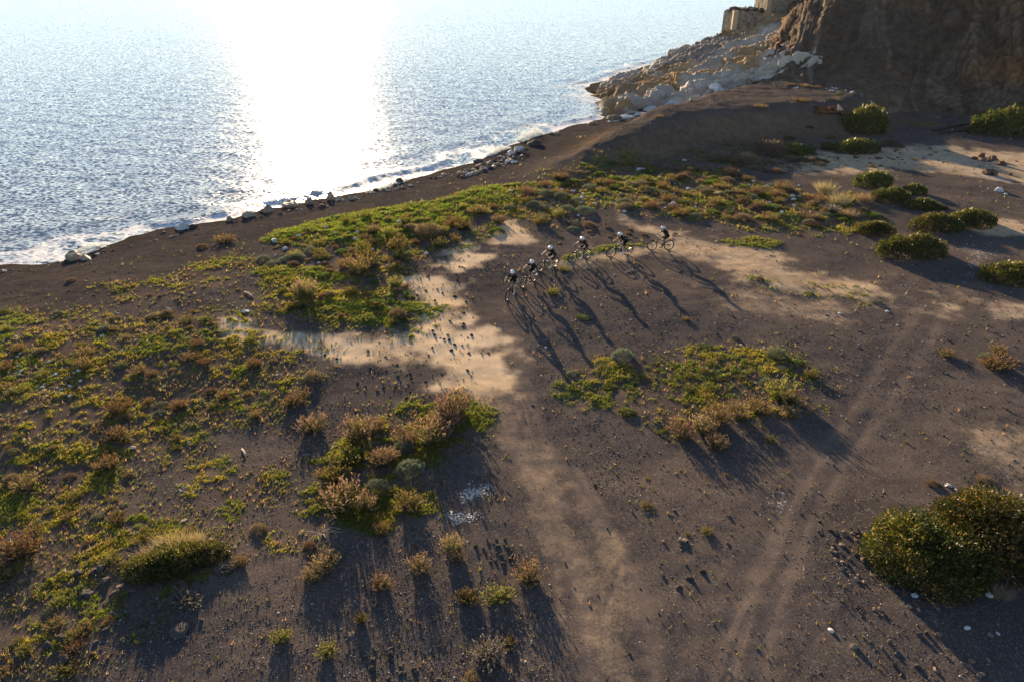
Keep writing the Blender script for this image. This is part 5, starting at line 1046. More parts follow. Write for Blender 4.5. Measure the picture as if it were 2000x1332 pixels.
# ------------------------------------------------------------------ mountain bikes
class MB:
    def __init__(s): s.V = []; s.F = []
    def add(s, V, F): o = len(s.V); s.V += [tuple(v) for v in V]; s.F += [tuple(i + o for i in f) for f in F]; return s
    def tube(s, pts, rad, n=8, cap=True):
        pts = [np.array(p, float) for p in pts]; rad = rad if hasattr(rad, '__len__') else [rad] * len(pts); rings = []
        for i, p in enumerate(pts):
            d = (pts[min(i + 1, len(pts) - 1)] - pts[max(i - 1, 0)]); d /= np.linalg.norm(d) + 1e-9
            u = np.cross(d, (0, 1, 0.01)) if abs(d[1]) < 0.9 else np.cross(d, (1, 0, 0)); u /= np.linalg.norm(u); w = np.cross(d, u)
            rings.append([p + (u * math.cos(2 * math.pi * k / n) + w * math.sin(2 * math.pi * k / n)) * rad[i] for k in range(n)])
        V = [v for r_ in rings for v in r_]; F = []
        for i in range(len(pts) - 1):
            for k in range(n): F.append((i * n + k, i * n + (k + 1) % n, (i + 1) * n + (k + 1) % n, (i + 1) * n + k))
        if cap: F.append(tuple(range(n))[::-1]); F.append(tuple(range((len(pts) - 1) * n, len(pts) * n)))
        return s.add(V, F)
    def torus(s, c, R, r, n=40, m=8, ax='y', flat=1.0):
        V = []; F = []
        for i in range(n):
            a = 2 * math.pi * i / n
            for j in range(m):
                b = 2 * math.pi * j / m; q = R + r * math.cos(b)
                V.append((c[0] + q * math.cos(a), c[1] + r * math.sin(b) * flat, c[2] + q * math.sin(a)))
                F.append((i * m + j, i * m + (j + 1) % m, ((i + 1) % n) * m + (j + 1) % m, ((i + 1) % n) * m + j))
        return s.add(V, F)
    def disc(s, c, R, th, n=24, R2=0.0):
        V = []; F = []
        for sgn in (-1, 1):
            for i in range(n):
                a = 2 * math.pi * i / n; V.append((c[0] + R * math.cos(a), c[1] + sgn * th / 2, c[2] + R * math.sin(a)))
        F += [(i, (i + 1) % n, n + (i + 1) % n, n + i) for i in range(n)]; F += [tuple(range(n)), tuple(range(2 * n - 1, n - 1, -1))]
        return s.add(V, F)
    def box(s, c, sz):
        V = [(c[0] + x * sz[0] / 2, c[1] + y * sz[1] / 2, c[2] + z * sz[2] / 2) for x in (-1, 1) for y in (-1, 1) for z in (-1, 1)]
        return s.add(V, [(0, 1, 3, 2), (4, 6, 7, 5), (0, 4, 5, 1), (2, 3, 7, 6), (0, 2, 6, 4), (1, 5, 7, 3)])
    def build(s, name, mat=None, parent=None, smooth=True):
        me = bpy.data.meshes.new(name); me.from_pydata(s.V, [], s.F)
        if smooth: me.polygons.foreach_set('use_smooth', np.ones(len(me.polygons), bool))
        me.update(); return link(name, me, mat, parent)
M_tyre = mat_simple('tyre rubber', (0.022, 0.020, 0.019), 0.85, 0.2, 60)
M_rim = mat_simple('rim', (0.10, 0.075, 0.055), 0.4, 0.15, 30, 0.5)
M_steel = mat_simple('bare metal', (0.42, 0.42, 0.43), 0.35, 0.1, 30, 0.5, 0.9)
M_blk = mat_simple('black anodised parts', (0.02, 0.02, 0.022), 0.45, 0.15, 30, 0.4)
M_frame = {0: mat_simple('dark green frame paint', (0.035, 0.045, 0.04), 0.3, 0.1, 20, 0.5), 1: mat_simple('black frame paint', (0.022, 0.022, 0.026), 0.3, 0.1, 20, 0.5), 2: mat_simple('grey frame paint', (0.10, 0.10, 0.105), 0.35, 0.1, 20, 0.5)}
RW, WB = 0.372, 1.19
BB = np.array((0.445, 0, 0.335)); HT1 = np.array((0.87, 0, 0.84)); HT0 = np.array((0.915, 0, 0.70)); ST = np.array((0.315, 0, 0.70)); SAD = np.array((0.235, 0, 0.93)); BAR = np.array((0.88, 0, 1.0))
def make_bike(ci):
    root = empty('mountain_bike')
    def wheel(cx):
        w = empty('wheel'); w.parent = root; w.location = (cx, 0, RW)
        MB().torus((0, 0, 0), RW - 0.03, 0.030, 44, 8).build('tyre', M_tyre, w)
        MB().torus((0, 0, 0), RW - 0.062, 0.013, 44, 6, flat=1.4).build('rim', M_rim, w)
        m = MB()
        for k in range(28):
            a = 2 * math.pi * k / 28; b = a + (0.5 if k % 2 else -0.5); y = 0.03 if k % 4 < 2 else -0.03
            m.tube([(0.028 * math.cos(b), y, 0.028 * math.sin(b)), ((RW - 0.07) * math.cos(a), 0, (RW - 0.07) * math.sin(a))], 0.0018, 3, False)
        m.build('spokes', M_steel, w)
        MB().tube([(0, -0.05, 0), (0, -0.02, 0), (0, 0.02, 0), (0, 0.05, 0)], [0.028, 0.018, 0.018, 0.028], 10).build('hub', M_blk, w)
        MB().torus((0, 0.045, 0), 0.075, 0.012, 24, 4, flat=0.12).build('brake_disc', M_steel, w)
    wheel(0.0); wheel(WB)
    f = MB(); f.tube([ST, BB], [0.018, 0.022], 8).tube([BB, HT0 + (HT1 - HT0) * 0.1], [0.027, 0.03], 8).tube([ST + (0.01, 0, -0.04), HT0 + (HT1 - HT0) * 0.75], [0.018, 0.022], 8).tube([HT0, HT1], [0.027, 0.025], 10)
    f.build('frame', M_frame[ci], root)
    s_ = MB()
    for y in (-0.065, 0.065):
        s_.tube([(0.40, y * 0.6, 0.36), (0.2, y, 0.37), (0.0, y, RW)], [0.016, 0.013, 0.012], 6); s_.tube([(0.0, y, RW), (0.18, y, 0.58), (0.30, y * 0.6, 0.66)], [0.01, 0.011, 0.012], 6)
    s_.build('rear_triangle', M_frame[ci], root)
    MB().tube([(0.33, 0, 0.62), (0.45, 0, 0.66), (0.58, 0, 0.72)], [0.014, 0.024, 0.014], 8).build('shock', M_blk, root)
    fk = MB()
    for y in (-0.065, 0.065): fk.tube([(0.93, y, 0.66), (1.0, y, 0.56), (1.07, y, 0.47), (WB, y, RW)], [0.017, 0.017, 0.024, 0.018], 8)
    fk.tube([(0.93, -0.065, 0.66), (0.93, 0.065, 0.66)], 0.022, 8); fk.build('fork', M_blk, root)
    MB().tube([HT1, HT1 + (0.0, 0, 0.05), BAR], [0.022, 0.02, 0.018], 8).build('stem', M_blk, root)
    MB().tube([BAR + (-0.05, -0.39, 0.035), BAR + (-0.02, -0.2, 0.03), BAR + (0, -0.05, 0), BAR + (0, 0.05, 0), BAR + (-0.02, 0.2, 0.03), BAR + (-0.05, 0.39, 0.035)], 0.0145, 8).build('handlebar', M_blk, root)
    for y in (-1, 1): MB().tube([BAR + (-0.05, y * 0.39, 0.035), BAR + (-0.033, y * 0.27, 0.033)], 0.019, 8).build('grip', M_tyre, root)
    for y in (-1, 1): MB().tube([BAR + (-0.02, y * 0.22, 0.02), BAR + (0.04, y * 0.25, 0.0), BAR + (0.01, y * 0.33, -0.01)], 0.006, 5).build('brake_lever', M_blk, root)
    MB().tube([ST, SAD - (0, 0, 0.03)], 0.0155, 8).build('seatpost', M_blk, root)
    MB().tube([SAD + (-0.14, 0, 0.005), SAD + (-0.11, 0, 0.005), SAD + (-0.03, 0, 0), SAD + (0.07, 0, 0), SAD + (0.13, 0, -0.01)], [0.03, 0.068, 0.055, 0.026, 0.014], 10).build('saddle', M_blk, root)
    MB().disc(BB + (0, -0.045, 0), 0.068, 0.006).build('chainring', M_blk, root)
    MB().disc((0, -0.055, RW), 0.072, 0.03, 20).build('cassette', M_steel, root)
    MB().tube([BB + (0, -0.045, 0.068), (0.0, -0.055, RW + 0.06)], 0.005, 4).tube([BB + (0, -0.045, -0.068), (0.0, -0.055, RW - 0.14), (-0.02, -0.055, RW - 0.07)], 0.005, 4).build('chain', M_blk, root)
    return root
def crank_set(root, ang):
    """crank arms and pedals; the left pedal angle measured from straight down, forward positive"""
    feet = {}
    for sgn, a in ((1, ang), (-1, ang + math.pi)):
        e = BB + np.array((math.sin(a) * 0.172, sgn * 0.075, -math.cos(a) * 0.172))
        MB().tube([BB + (0, sgn * 0.06, 0), e], [0.016, 0.012], 6).build('crank_arm', M_blk, root)
        p = e + np.array((0, sgn * 0.06, 0)); MB().box(p, (0.10, 0.095, 0.018)).build('pedal', M_blk, root, False); feet[sgn] = p
    return feet
bike_proto = {}
def copy_tree(o, parent=None):
    c = o.copy(); C.objects.link(c); c.parent = parent
    for ch in list(o.children): copy_tree(ch, c)
    return c

# ------------------------------------------------------------------ riders
def capsule(m, a, b, ra, rb, n=10):
    a = np.array(a, float); b = np.array(b, float); d = b - a; L = np.linalg.norm(d); d = d / (L + 1e-9)
    pts = [a - d * ra * 0.98, a - d * ra * 0.7, a, b, b + d * rb * 0.7, b + d * rb * 0.98]; m.tube(pts, [ra * 0.15, ra * 0.7, ra, rb, rb * 0.7, rb * 0.15], n)
def remeshed(name, caps, voxel, mat, parent, extra=None):
    m = MB()
    for c in caps: capsule(m, *c)
    if extra: extra(m)
    me = bpy.data.meshes.new(name); me.from_pydata(m.V, [], m.F); me.update()
    bm = bmesh.new(); bm.from_mesh(me); bmesh.ops.recalc_face_normals(bm, faces=bm.faces); bm.to_mesh(me); bm.free()
    t = bpy.data.objects.new('tmp', me); C.objects.link(t)
    md = t.modifiers.new('r', 'REMESH'); md.mode = 'VOXEL'; md.voxel_size = voxel; md.use_smooth_shade = True
    sm = t.modifiers.new('s', 'SMOOTH'); sm.factor = 0.5; sm.iterations = 3
    dg = bpy.context.evaluated_depsgraph_get(); out = bpy.data.meshes.new_from_object(t.evaluated_get(dg)); out.name = name
    bpy.data.objects.remove(t); bpy.data.meshes.remove(me)
    out.polygons.foreach_set('use_smooth', np.ones(len(out.polygons), bool))
    out.materials.clear()
    return link(name, out, mat, parent)
def ik(a, c, l1, l2, pole):
    a = np.array(a, float); c = np.array(c, float); d = c - a; L = min(np.linalg.norm(d), (l1 + l2) * 0.998); d = d / np.linalg.norm(d)
    x = (l1 * l1 - l2 * l2 + L * L) / (2 * L); h = math.sqrt(max(0, l1 * l1 - x * x)); p = np.array(pole, float); p = p - d * p.dot(d); p /= np.linalg.norm(p)
    return a + d * x + p * h
M_skin = mat_simple('skin', (0.52, 0.32, 0.23), 0.55, 0.08, 20, 0.3)
M_jersey = mat_simple('black jersey cloth', (0.016, 0.016, 0.019), 0.9, 0.25, 40, 0.15, bump=0.3)
M_shorts = mat_simple('black shorts cloth', (0.011, 0.011, 0.012), 0.85, 0.25, 40, 0.15, bump=0.3)
M_helmet = mat_simple('white helmet shell', (0.78, 0.79, 0.82), 0.3, 0.03, 10, 0.5)
M_shoe = {0: mat_simple('white shoe', (0.70, 0.70, 0.70), 0.6, 0.05, 20), 1: mat_simple('black shoe', (0.02, 0.02, 0.02), 0.6, 0.1, 20)}
M_sock = mat_simple('white sock', (0.72, 0.72, 0.72), 0.9, 0.05, 40)
M_hair = mat_simple('dark hair', (0.03, 0.02, 0.015), 0.7, 0.3, 60)
M_glove = mat_simple('black glove', (0.015, 0.015, 0.015), 0.8, 0.2, 40)
M_print = mat_simple('pale jersey print', (0.45, 0.45, 0.47), 0.8, 0.05, 40)
def rider(parent_mat, feet, pose, label, shoe, gloves):
    """pose: hip (x,z), shoulder (x,z), head forward tilt, sideways shift"""
    p = empty('person'); hx, hz_, sx_, sz_, lat, twist = pose
    hip = np.array((hx, lat * 0.5, hz_)); sh = np.array((sx_, lat, sz_)); spine = sh - hip; mid_ = hip + spine * 0.5 + np.array((-0.035, 0, 0.03))
    neck = sh + np.array((0.06, 0, 0.06)); head = neck + np.array((0.075, twist * 0.03, 0.12))
    body = []; jer = []; sho = []
    # torso
    body += [(hip + (0, -0.085, 0), hip + (0, 0.085, 0), 0.105, 0.105), (hip, mid_, 0.115, 0.115), (mid_, sh - spine * 0.12, 0.118, 0.125), (sh + (0, -0.115, -0.02), sh + (0, 0.115, -0.02), 0.085, 0.085), (sh + (0.01, 0, 0), neck, 0.062, 0.056), (neck, head + (-0.02, 0, -0.05), 0.056, 0.058)]
    body += [(head + (-0.02, 0, 0.015), head + (0.015, 0, 0.02), 0.092, 0.086), (head + (0.045, 0, -0.05), head + (0.055, 0, -0.085), 0.055, 0.036), (head + (0.09, 0, -0.02), head + (0.112, 0, -0.04), 0.012, 0.015)]
    for s in (-1, 1): body += [(head + (-0.015, s * 0.086, -0.03), head + (-0.02, s * 0.094, 0.01), 0.014, 0.018)]
    jer += [(hip + spine * 0.04 + (0, -0.07, 0.02), hip + spine * 0.04 + (0, 0.07, 0.02), 0.118, 0.118), (hip + spine * 0.1, mid_, 0.132, 0.134), (mid_, sh - spine * 0.1, 0.136, 0.142), (sh + (0, -0.125, -0.02), sh + (0, 0.125, -0.02), 0.1, 0.1), (sh, sh + (0.035, 0, 0.045), 0.08, 0.072)]
    sho += [(hip + (0, -0.08, 0), hip + (0, 0.08, 0), 0.125, 0.125)]
    for s in (-1, 1):
        shj = sh + np.array((0.02, s * 0.185, -0.03)); hand = BAR + np.array((-0.045, s * 0.335, 0.06)); elb = ik(shj, hand, 0.285, 0.265, (-0.45, s * 0.6, -0.35))
        body += [(shj, elb, 0.055, 0.045), (elb, hand + (elb - hand) * 0.12, 0.046, 0.031), (hand + (elb - hand) * 0.12, hand, 0.028, 0.034)]
        for k, (fl, dy) in enumerate(((0.046, -0.036), (0.052, -0.013), (0.049, 0.01), (0.040, 0.031))):
            b0 = hand + np.array((0.02, s * dy, 0.0)); b1 = b0 + np.array((fl * 0.8, 0, -0.022)); b2 = b1 + np.array((-0.012, 0, -0.032)); body += [(b0, b1, 0.0105, 0.0095), (b1, b2, 0.0095, 0.008)]
        body += [(hand + (-0.005, -s * 0.03, -0.005), hand + (0.02, -s * 0.052, -0.028), 0.0115, 0.0095)]
        jer += [(shj, shj + (elb - shj) * 0.5, 0.068, 0.058)]
        if gloves:
            gc = [(hand + (elb - hand) * 0.08, hand + (0.012, 0, -0.004), 0.036, 0.042), (hand + (0.0, -0.03, 0), hand + (0.0, 0.03, 0), 0.036, 0.034)]
            remeshed('glove', gc, 0.012, M_glove, p)
        hj = hip + np.array((0.02, s * 0.095, -0.03)); ft = feet[s]; ank = ft + np.array((-0.055, s * 0.0, 0.115)); kn = ik(hj, ank, 0.435, 0.42, (0.9, s * 0.12, 0.35))
        body += [(hj, kn, 0.088, 0.056), (kn, kn + (ank - kn) * 0.35, 0.054, 0.058), (kn + (ank - kn) * 0.35, ank, 0.058, 0.036), (ank, ft + (0.06, 0, 0.035), 0.038, 0.03)]
        sho += [(hj, hj + (kn - hj) * 0.72, 0.108, 0.083)]
        remeshed('shoe', [(ank + (-0.005, 0, -0.055), ft + (-0.01, 0, 0.045), 0.046, 0.045), (ft + (-0.06, 0, 0.042), ft + (0.11, 0, 0.035), 0.042, 0.034), (ft + (0.02, 0, 0.04), ft + (0.10, s * 0.012, 0.032), 0.044, 0.036)], 0.013, M_shoe[shoe], p)
        remeshed('sock', [(ank + (kn - ank) * 0.30, ank + (0, 0, -0.02), 0.050, 0.044)], 0.012, M_sock if shoe == 0 else M_shoe[1], p)
    remeshed('body', body, 0.0125, M_skin, p)
    remeshed('jersey', jer, 0.017, M_jersey, p); remeshed('shorts', sho, 0.017, M_shorts, p)
    # helmet: a vented shell with a peak
    hm = MB(); c = head + np.array((-0.02, 0, 0.035)); n1, n2 = 20, 8; V = []; F = []
    for j in range(n2 + 1):
        ph = (math.pi / 2) * j / n2 * 1.05 - 0.05
        for i in range(n1):
            th = 2 * math.pi * i / n1; rr2 = math.cos(ph); rid = 1.0 + 0.05 * (1 if i % 4 < 2 else -0.4) * math.sin(ph) * rr2 * 2
            V.append(c + np.array((0.158 * rr2 * math.cos(th) * rid - 0.005, 0.126 * rr2 * math.sin(th) * rid, 0.132 * math.sin(ph) * rid - 0.018 * math.cos(th) * 0)))
    for j in range(n2):
        for i in range(n1): F.append((j * n1 + i, j * n1 + (i + 1) % n1, (j + 1) * n1 + (i + 1) % n1, (j + 1) * n1 + i))
    F.append(tuple(range(n2 * n1, n2 * n1 + n1)))
    hm.add(V, F); hel = hm.build('helmet', M_helmet, p)
    pk = MB(); pk.add([c + np.array(q) for q in ((0.11, -0.08, 0.035), (0.13, 0, 0.05), (0.11, 0.08, 0.035), (0.185, 0.055, 0.03), (0.2, 0, 0.04), (0.185, -0.055, 0.03), (0.11, -0.08, 0.027), (0.13, 0, 0.042), (0.11, 0.08, 0.027), (0.185, 0.055, 0.022), (0.2, 0, 0.032), (0.185, -0.055, 0.022))], [(0, 1, 4, 5), (1, 2, 3, 4), (11, 10, 7, 6), (10, 9, 8, 7), (5, 4, 10, 11), (4, 3, 9, 10), (0, 5, 11, 6), (3, 2, 8, 9)])
    pk.build('peak', M_helmet, hel, False)
    vm = MB()
    for yy in (-0.05, 0.0, 0.05): vm.tube([c + (-0.09, yy, 0.104), c + (-0.02, yy, 0.134 - abs(yy) * 0.28), c + (0.05, yy, 0.125 - abs(yy) * 0.28)], [0.006, 0.011, 0.006], 6)
    vm.build('vents', M_blk, hel)
    remeshed('hair', [(head + (-0.07, -0.03, -0.03), head + (-0.07, 0.03, -0.03), 0.05, 0.05)], 0.014, M_hair, p)
    for s in (-1, 1): MB().torus(head + (0.083, s * 0.033, 0.0), 0.004, 0.008, 8, 6).build('eye', M_blk, p)
    # small pale print low on each side of the back
    for s in (-1, 1):
        q0 = hip + spine * 0.34 + np.array((-0.06, s * 0.118, 0.05)); MB().tube([q0, q0 + spine * 0.16], [0.016, 0.012], 6).build('print', M_print, p)
    return tag(p, label, 'person', 'riders in a line')
RIDERS = [ # front wheel px, rear wheel px, lean, crank angle, pose, frame, shoe, gloves, rider label, bike label
 ((991, 588), (1004.5, 573), -0.06, 0.15, (0.19, 1.04, 0.47, 1.37, 0.0, 0.3), 1, 0, False, 'leading rider in black with white helmet, heading towards the viewer, white shoe low', 'black mountain bike under the leading rider, front wheel towards the viewer'),
 ((1022.5, 562), (1041, 551.5), -0.14, 1.35, (0.18, 1.03, 0.46, 1.36, 0.02, 0.3), 0, 1, True, 'second rider in black leaning into the bend behind the leader', 'dark mountain bike of the second rider, leaning in the bend'),
 ((1053, 531.5), (1083, 522.5), -0.16, 0.05, (0.19, 1.05, 0.49, 1.37, 0.02, 0.2), 0, 0, False, 'third rider from the front in black, near white shoe at the bottom of the stroke', 'dark mountain bike of the third rider from the front'),
 ((1115, 513), (1146, 506), -0.12, 0.75, (0.18, 1.04, 0.47, 1.37, 0.0, 0.2), 2, 0, True, 'fourth rider from the front in black, arm stretched to the bar', 'grey mountain bike of the fourth rider from the front'),
 ((1192, 503.4), (1226, 499), -0.03, 0.0, (0.17, 1.08, 0.52, 1.37, 0.0, 0.1), 1, 0, False, 'fifth rider in black crouched over the bike, near leg straight down', 'black mountain bike of the fifth rider, seen side-on'),
 ((1271.5, 490), (1306, 489), 0.02, 1.05, (0.18, 1.05, 0.47, 1.37, 0.0, 0.1), 1, 1, True, 'last rider of the line in black, seated with bent knee', 'black mountain bike of the last rider, seen side-on')]
for (fp, rp, lean, cr, pose, ci, shoe, glv, rl, bl) in RIDERS:
    F_ = np.array(G(*fp)); R_ = np.array(G(*rp))
    for _ in range(3):
        F_ = np.array(G(fp[0], fp[1], hz(*F_))); R_ = np.array(G(rp[0], rp[1], hz(*R_)))
    d = F_ - R_; th = math.atan2(d[1], d[0]); u2 = np.array((math.cos(th), math.sin(th))); midp = (F_ + R_) / 2; o2 = midp - u2 * WB / 2
    if ci not in bike_proto: b = make_bike(ci); bike_proto[ci] = b; first = True
    else: b = copy_tree([c for c in bike_proto[ci:ci + 1]][0] if isinstance(bike_proto, list) else bike_proto[ci]); first = False
    if not first:
        for ch in list(b.children):
            if ch.name.split('.')[0] in ('crank_arm', 'pedal'): bpy.data.objects.remove(ch)
    feet = crank_set(b, cr)
    zr, zf = hz(*o2), hz(*(o2 + u2 * WB)); pit = math.atan2(zf - zr, WB)
    b.rotation_mode = 'XYZ'; b.rotation_euler = (lean, -pit, th); b.location = (o2[0], o2[1], zr - 0.006)
    tag(b, bl, 'bicycle', 'mountain bikes in a line')
    pr = rider(None, feet, pose, rl, shoe, glv); pr.rotation_euler = b.rotation_euler; pr.location = b.location

# ------------------------------------------------------------------ scrap metal, driftwood, spray
M_rust = mat_rock('rusty iron', (0.10, 0.042, 0.022), (0.20, 0.085, 0.04), 2.0, 0.9, 0.5, 0.03)
M_plate = mat_simple('pale rusted plate', (0.50, 0.36, 0.26), 0.8, 0.2, 3)
M_wood = mat_simple('bleached driftwood', (0.48, 0.39, 0.29), 0.85, 0.2, 10, bump=0.3)
M_char = mat_simple('dark weathered timber', (0.045, 0.038, 0.034), 0.9, 0.3, 8, bump=0.3)
sc = empty('rusty_scrap'); x0, y0 = G(1620, 205, 2.9); sc.location = (x0, y0, hz(x0, y0)); tag(sc, 'rusty iron wreck on the terrace edge with one pale plate catching the sun', 'scrap metal')
m = MB(); m.box((0, 0, 0.35), (3.6, 1.1, 0.16)).box((0, 0.5, 0.6), (3.6, 0.12, 0.5)).box((-1.6, 0, 0.1), (0.2, 1.0, 0.5)).box((1.5, 0, 0.1), (0.2, 1.0, 0.5)); m.build('bed', M_rust, sc, False)
MB().box((-0.6, -0.1, 0.62), (1.4, 0.8, 0.4)).build('box', M_rust, sc, False)
for k in range(4): MB().tube([(-1.5 + k, -0.5, 0.1), (-1.4 + k, -0.55, 0.75)], 0.06, 6).build('post', M_rust, sc)
pl = MB().add([(0.9, -0.2, 0.45), (1.75, -0.25, 0.5), (1.05, 0.1, 1.15), (0.9, -0.26, 0.45), (1.75, -0.31, 0.5), (1.05, 0.04, 1.15)], [(0, 1, 2), (5, 4, 3), (0, 3, 4, 1), (1, 4, 5, 2), (2, 5, 3, 0)]).build('plate', M_plate, sc, False)
s2 = empty('rusty_drum'); x0, y0 = G(1975, 214, 1.0); s2.location = (x0, y0, hz(x0, y0)); tag(s2, 'rusty crumpled iron sheet above the dark bush at the right edge', 'scrap metal')
m = MB(); m.box((0, 0, 0.5), (2.4, 0.9, 0.3)).box((0.5, 0.2, 0.9), (1.6, 0.8, 0.25)).box((-0.6, -0.2, 0.2), (1.2, 0.7, 0.3)); m.build('sheet', M_rust, s2, False)
MB().tube([(-1.2, -0.4, 0.1), (0.2, -0.5, 0.7), (1.4, -0.4, 0.9)], 0.08, 6).build('rail', M_rust, s2)
def timber(px0, py0, px1, py1, r, mat, name, label, cat, lift=0.1, lift1=None):
    a = G(px0, py0, 0.0); b = G(px1, py1, 0.0); za, zb_ = hz(*a), hz(*b); a = G(px0, py0, za); b = G(px1, py1, zb_)
    a3 = np.array((a[0], a[1], hz(*a) + lift)); b3 = np.array((b[0], b[1], hz(*b) + (lift if lift1 is None else lift1))); c3 = (a3 + b3) / 2 + np.array((0, 0.02, 0.03))
    m = MB(); m.tube([a3, a3 * 0.7 + c3 * 0.3, c3, b3 * 0.6 + c3 * 0.4, b3], [r * 0.7, r, r * 0.9, r, r * 0.5], 7); return tag(m.build(name, mat), label, cat)
timber(1818, 258, 1892, 246, 0.16, M_char, 'dark_timber', 'long dark beam, upper of two lying before the dark bush at right', 'beam', 0.2)
timber(1830, 262, 1900, 256, 0.13, M_char, 'dark_timber', 'dark beam, lower of two lying before the dark bush at right', 'beam', 0.15)
timber(478, 572, 495, 582, 0.05, M_wood, 'driftwood', 'pale driftwood stick on the dark slope near the beach', 'driftwood', 0.06)
timber(473, 878, 480, 892, 0.045, M_wood, 'driftwood', 'short pale stick lying in the mossy ground', 'driftwood', 0.05, 0.06)
timber(1222, 533, 1238, 529, 0.035, M_wood, 'driftwood', 'thin pale stick lying between two rider shadows', 'driftwood', 0.04)
timber(1569, 1106, 1570, 1118, 0.008, M_wood, 'driftwood', 'thin straw-coloured stalk on the gravel of the right track', 'stick', 0.02)
# dead branches below the shrub bank
br = empty('dead_branch'); x0, y0 = G(630, 1045); br.location = (x0, y0, hz(x0, y0)); tag(br, 'curling bare grey branches beside the lower end of the shrub bank', 'branch')
bp = [(0, 0, 0)]; rb_ = np.random.default_rng(77)
for k in range(11):
    a = rb_.uniform(0, 6.28); pts = [np.zeros(3)]
    for j in range(6): a += rb_.normal(0, 0.55); pts.append(pts[-1] + np.array((math.cos(a) * 0.12, math.sin(a) * 0.12, rb_.normal(0.07 - j * 0.025, 0.02))))
    for q in pts: q[2] = max(q[2], 0.015)
    MB().tube(pts, [0.012, 0.011, 0.010, 0.008, 0.006, 0.005, 0.003], 5).build('twig', M_wood, br)

# breaking water: clouds of droplets thrown up along the shore
M_spray = mat_leaf('spray droplets', 0.35, 0.0, 0.5, tint=(0.9, 0.97, 1.1), tmul=0.9)
def spray(px, py, wpx, h, n, seed, label, squash=0.5):
    x0, y0 = G(px, py, SEA); w = wpx * m_per_px(x0, y0, SEA); r = np.random.default_rng(seed)
    t = r.uniform(-1, 1, n); sh = np.array((0.78, -0.62)) if px > 300 else np.array((0.8, -0.6)); 
    sh = np.array(LAND[14]) - np.array(LAND[16]); sh = -sh / np.linalg.norm(sh)
    prof = np.clip(1 - t ** 2, 0, 1) * (0.45 + 0.55 * vnoise(t * 4 + 10, t * 0 + seed, seed))
    z = h * prof * r.uniform(0, 1, n) ** 1.7
    off = r.normal(0, 0.35, n) * (0.6 + z)
    P = np.stack([x0 + sh[0] * t * w / 2 - sh[1] * off, y0 + sh[1] * t * w / 2 + sh[0] * off, SEA + 0.15 + z], 1)
    s = r.uniform(0.03, 0.12, n) * (1.1 - 0.6 * z / max(h, .1))
    V = leaf_quads(P, r.normal(0, 1, (n, 3)), s, s, r)
    o = link('spray', quads_mesh('spray', V, np.full((n, 3), 0.85)), M_spray); tag(o, label, 'spray', kind='stuff')
spray(1035, 272, 90, 1.7, 5200, 1, 'white spray thrown up by the wave on the dark reef slab')
spray(1180, 218, 26, 1.8, 2600, 2, 'white spray bursting against the headland tip')
spray(975, 300, 80, 0.8, 2600, 3, 'surf spray along the cobble bank')
spray(172, 492, 60, 0.45, 1500, 4, 'low white splash round the boulders at the beach end')
spray(760, 368, 120, 0.35, 1600, 5, 'low white splash where the beach narrows')
# crumbled salt crust on the gravel
def crust(px, py, wpx, hpx, n, seed, label):
    r = np.random.default_rng(seed); V = []; cs = []
    me_b = base_sm[0]; bv = np.array([v.co for v in me_b.vertices]); bf = np.array([p.vertices[:] for p in me_b.polygons]); Vs = []; Fs = []; k = 0
    for i in range(n):
        qx = px + r.normal(0, 0.3) * wpx; qy = py + r.normal(0, 0.3) * hpx; x, y = G(qx, qy); s = r.uniform(0.008, 0.035) * (2.2 if r.uniform() < 0.1 else 1)
        a = r.uniform(0, 6.28); B = bv * s * np.array((1, r.uniform(0.6, 1), r.uniform(0.4, 0.7))); B = np.stack([B[:, 0] * math.cos(a) - B[:, 1] * math.sin(a), B[:, 0] * math.sin(a) + B[:, 1] * math.cos(a), B[:, 2]], 1)
        cs.append((x, y)); Vs.append(B); Fs.append(bf + k); k += len(bv)
    cs = np.array(cs); zz = height(cs[:, 0], cs[:, 1])
    for i in range(n): Vs[i] = Vs[i] + np.array((cs[i, 0], cs[i, 1], zz[i] + 0.008))
    o = link('salt_crust', np_mesh('salt_crust', np.concatenate(Vs), np.concatenate(Fs)), M_white); tag(o, label, 'salt crust', kind='stuff')
crust(905, 1008, 62, 20, 260, 1, 'crumbled white crust, lower band beside the shrub bank')
crust(935, 955, 46, 28, 220, 2, 'crumbled white crust, upper band beside the shrub bank')
crust(355, 950, 30, 16, 60, 3, 'small white crumbs on the mossy ground left of the shrub bank')
crust(1900, 480, 60, 10, 40, 4, 'white crumbs on dark ground right of the oval bush')
# ------------------------------------------------------------------ sea haze: one closed box of thin air round the whole place
def mat_haze(dens):
    m, nt, out = new_mat('sea haze'); v = nt.nodes.new('ShaderNodeVolumePrincipled')
    v.inputs['Color'].default_value = (0.95, 0.96, 1.0, 1); v.inputs['Density'].default_value = dens; v.inputs['Anisotropy'].default_value = 0.3
    nt.links.new(v.outputs[0], out.inputs['Volume']); return m
hb = MB().box((0, 0, 8.5), (18600, 18600, 43.0))
hz_o = hb.build('haze', mat_haze(0.00004), None, False); tag(hz_o, 'thin bright sea haze over the whole shore', 'haze', kind='stuff')
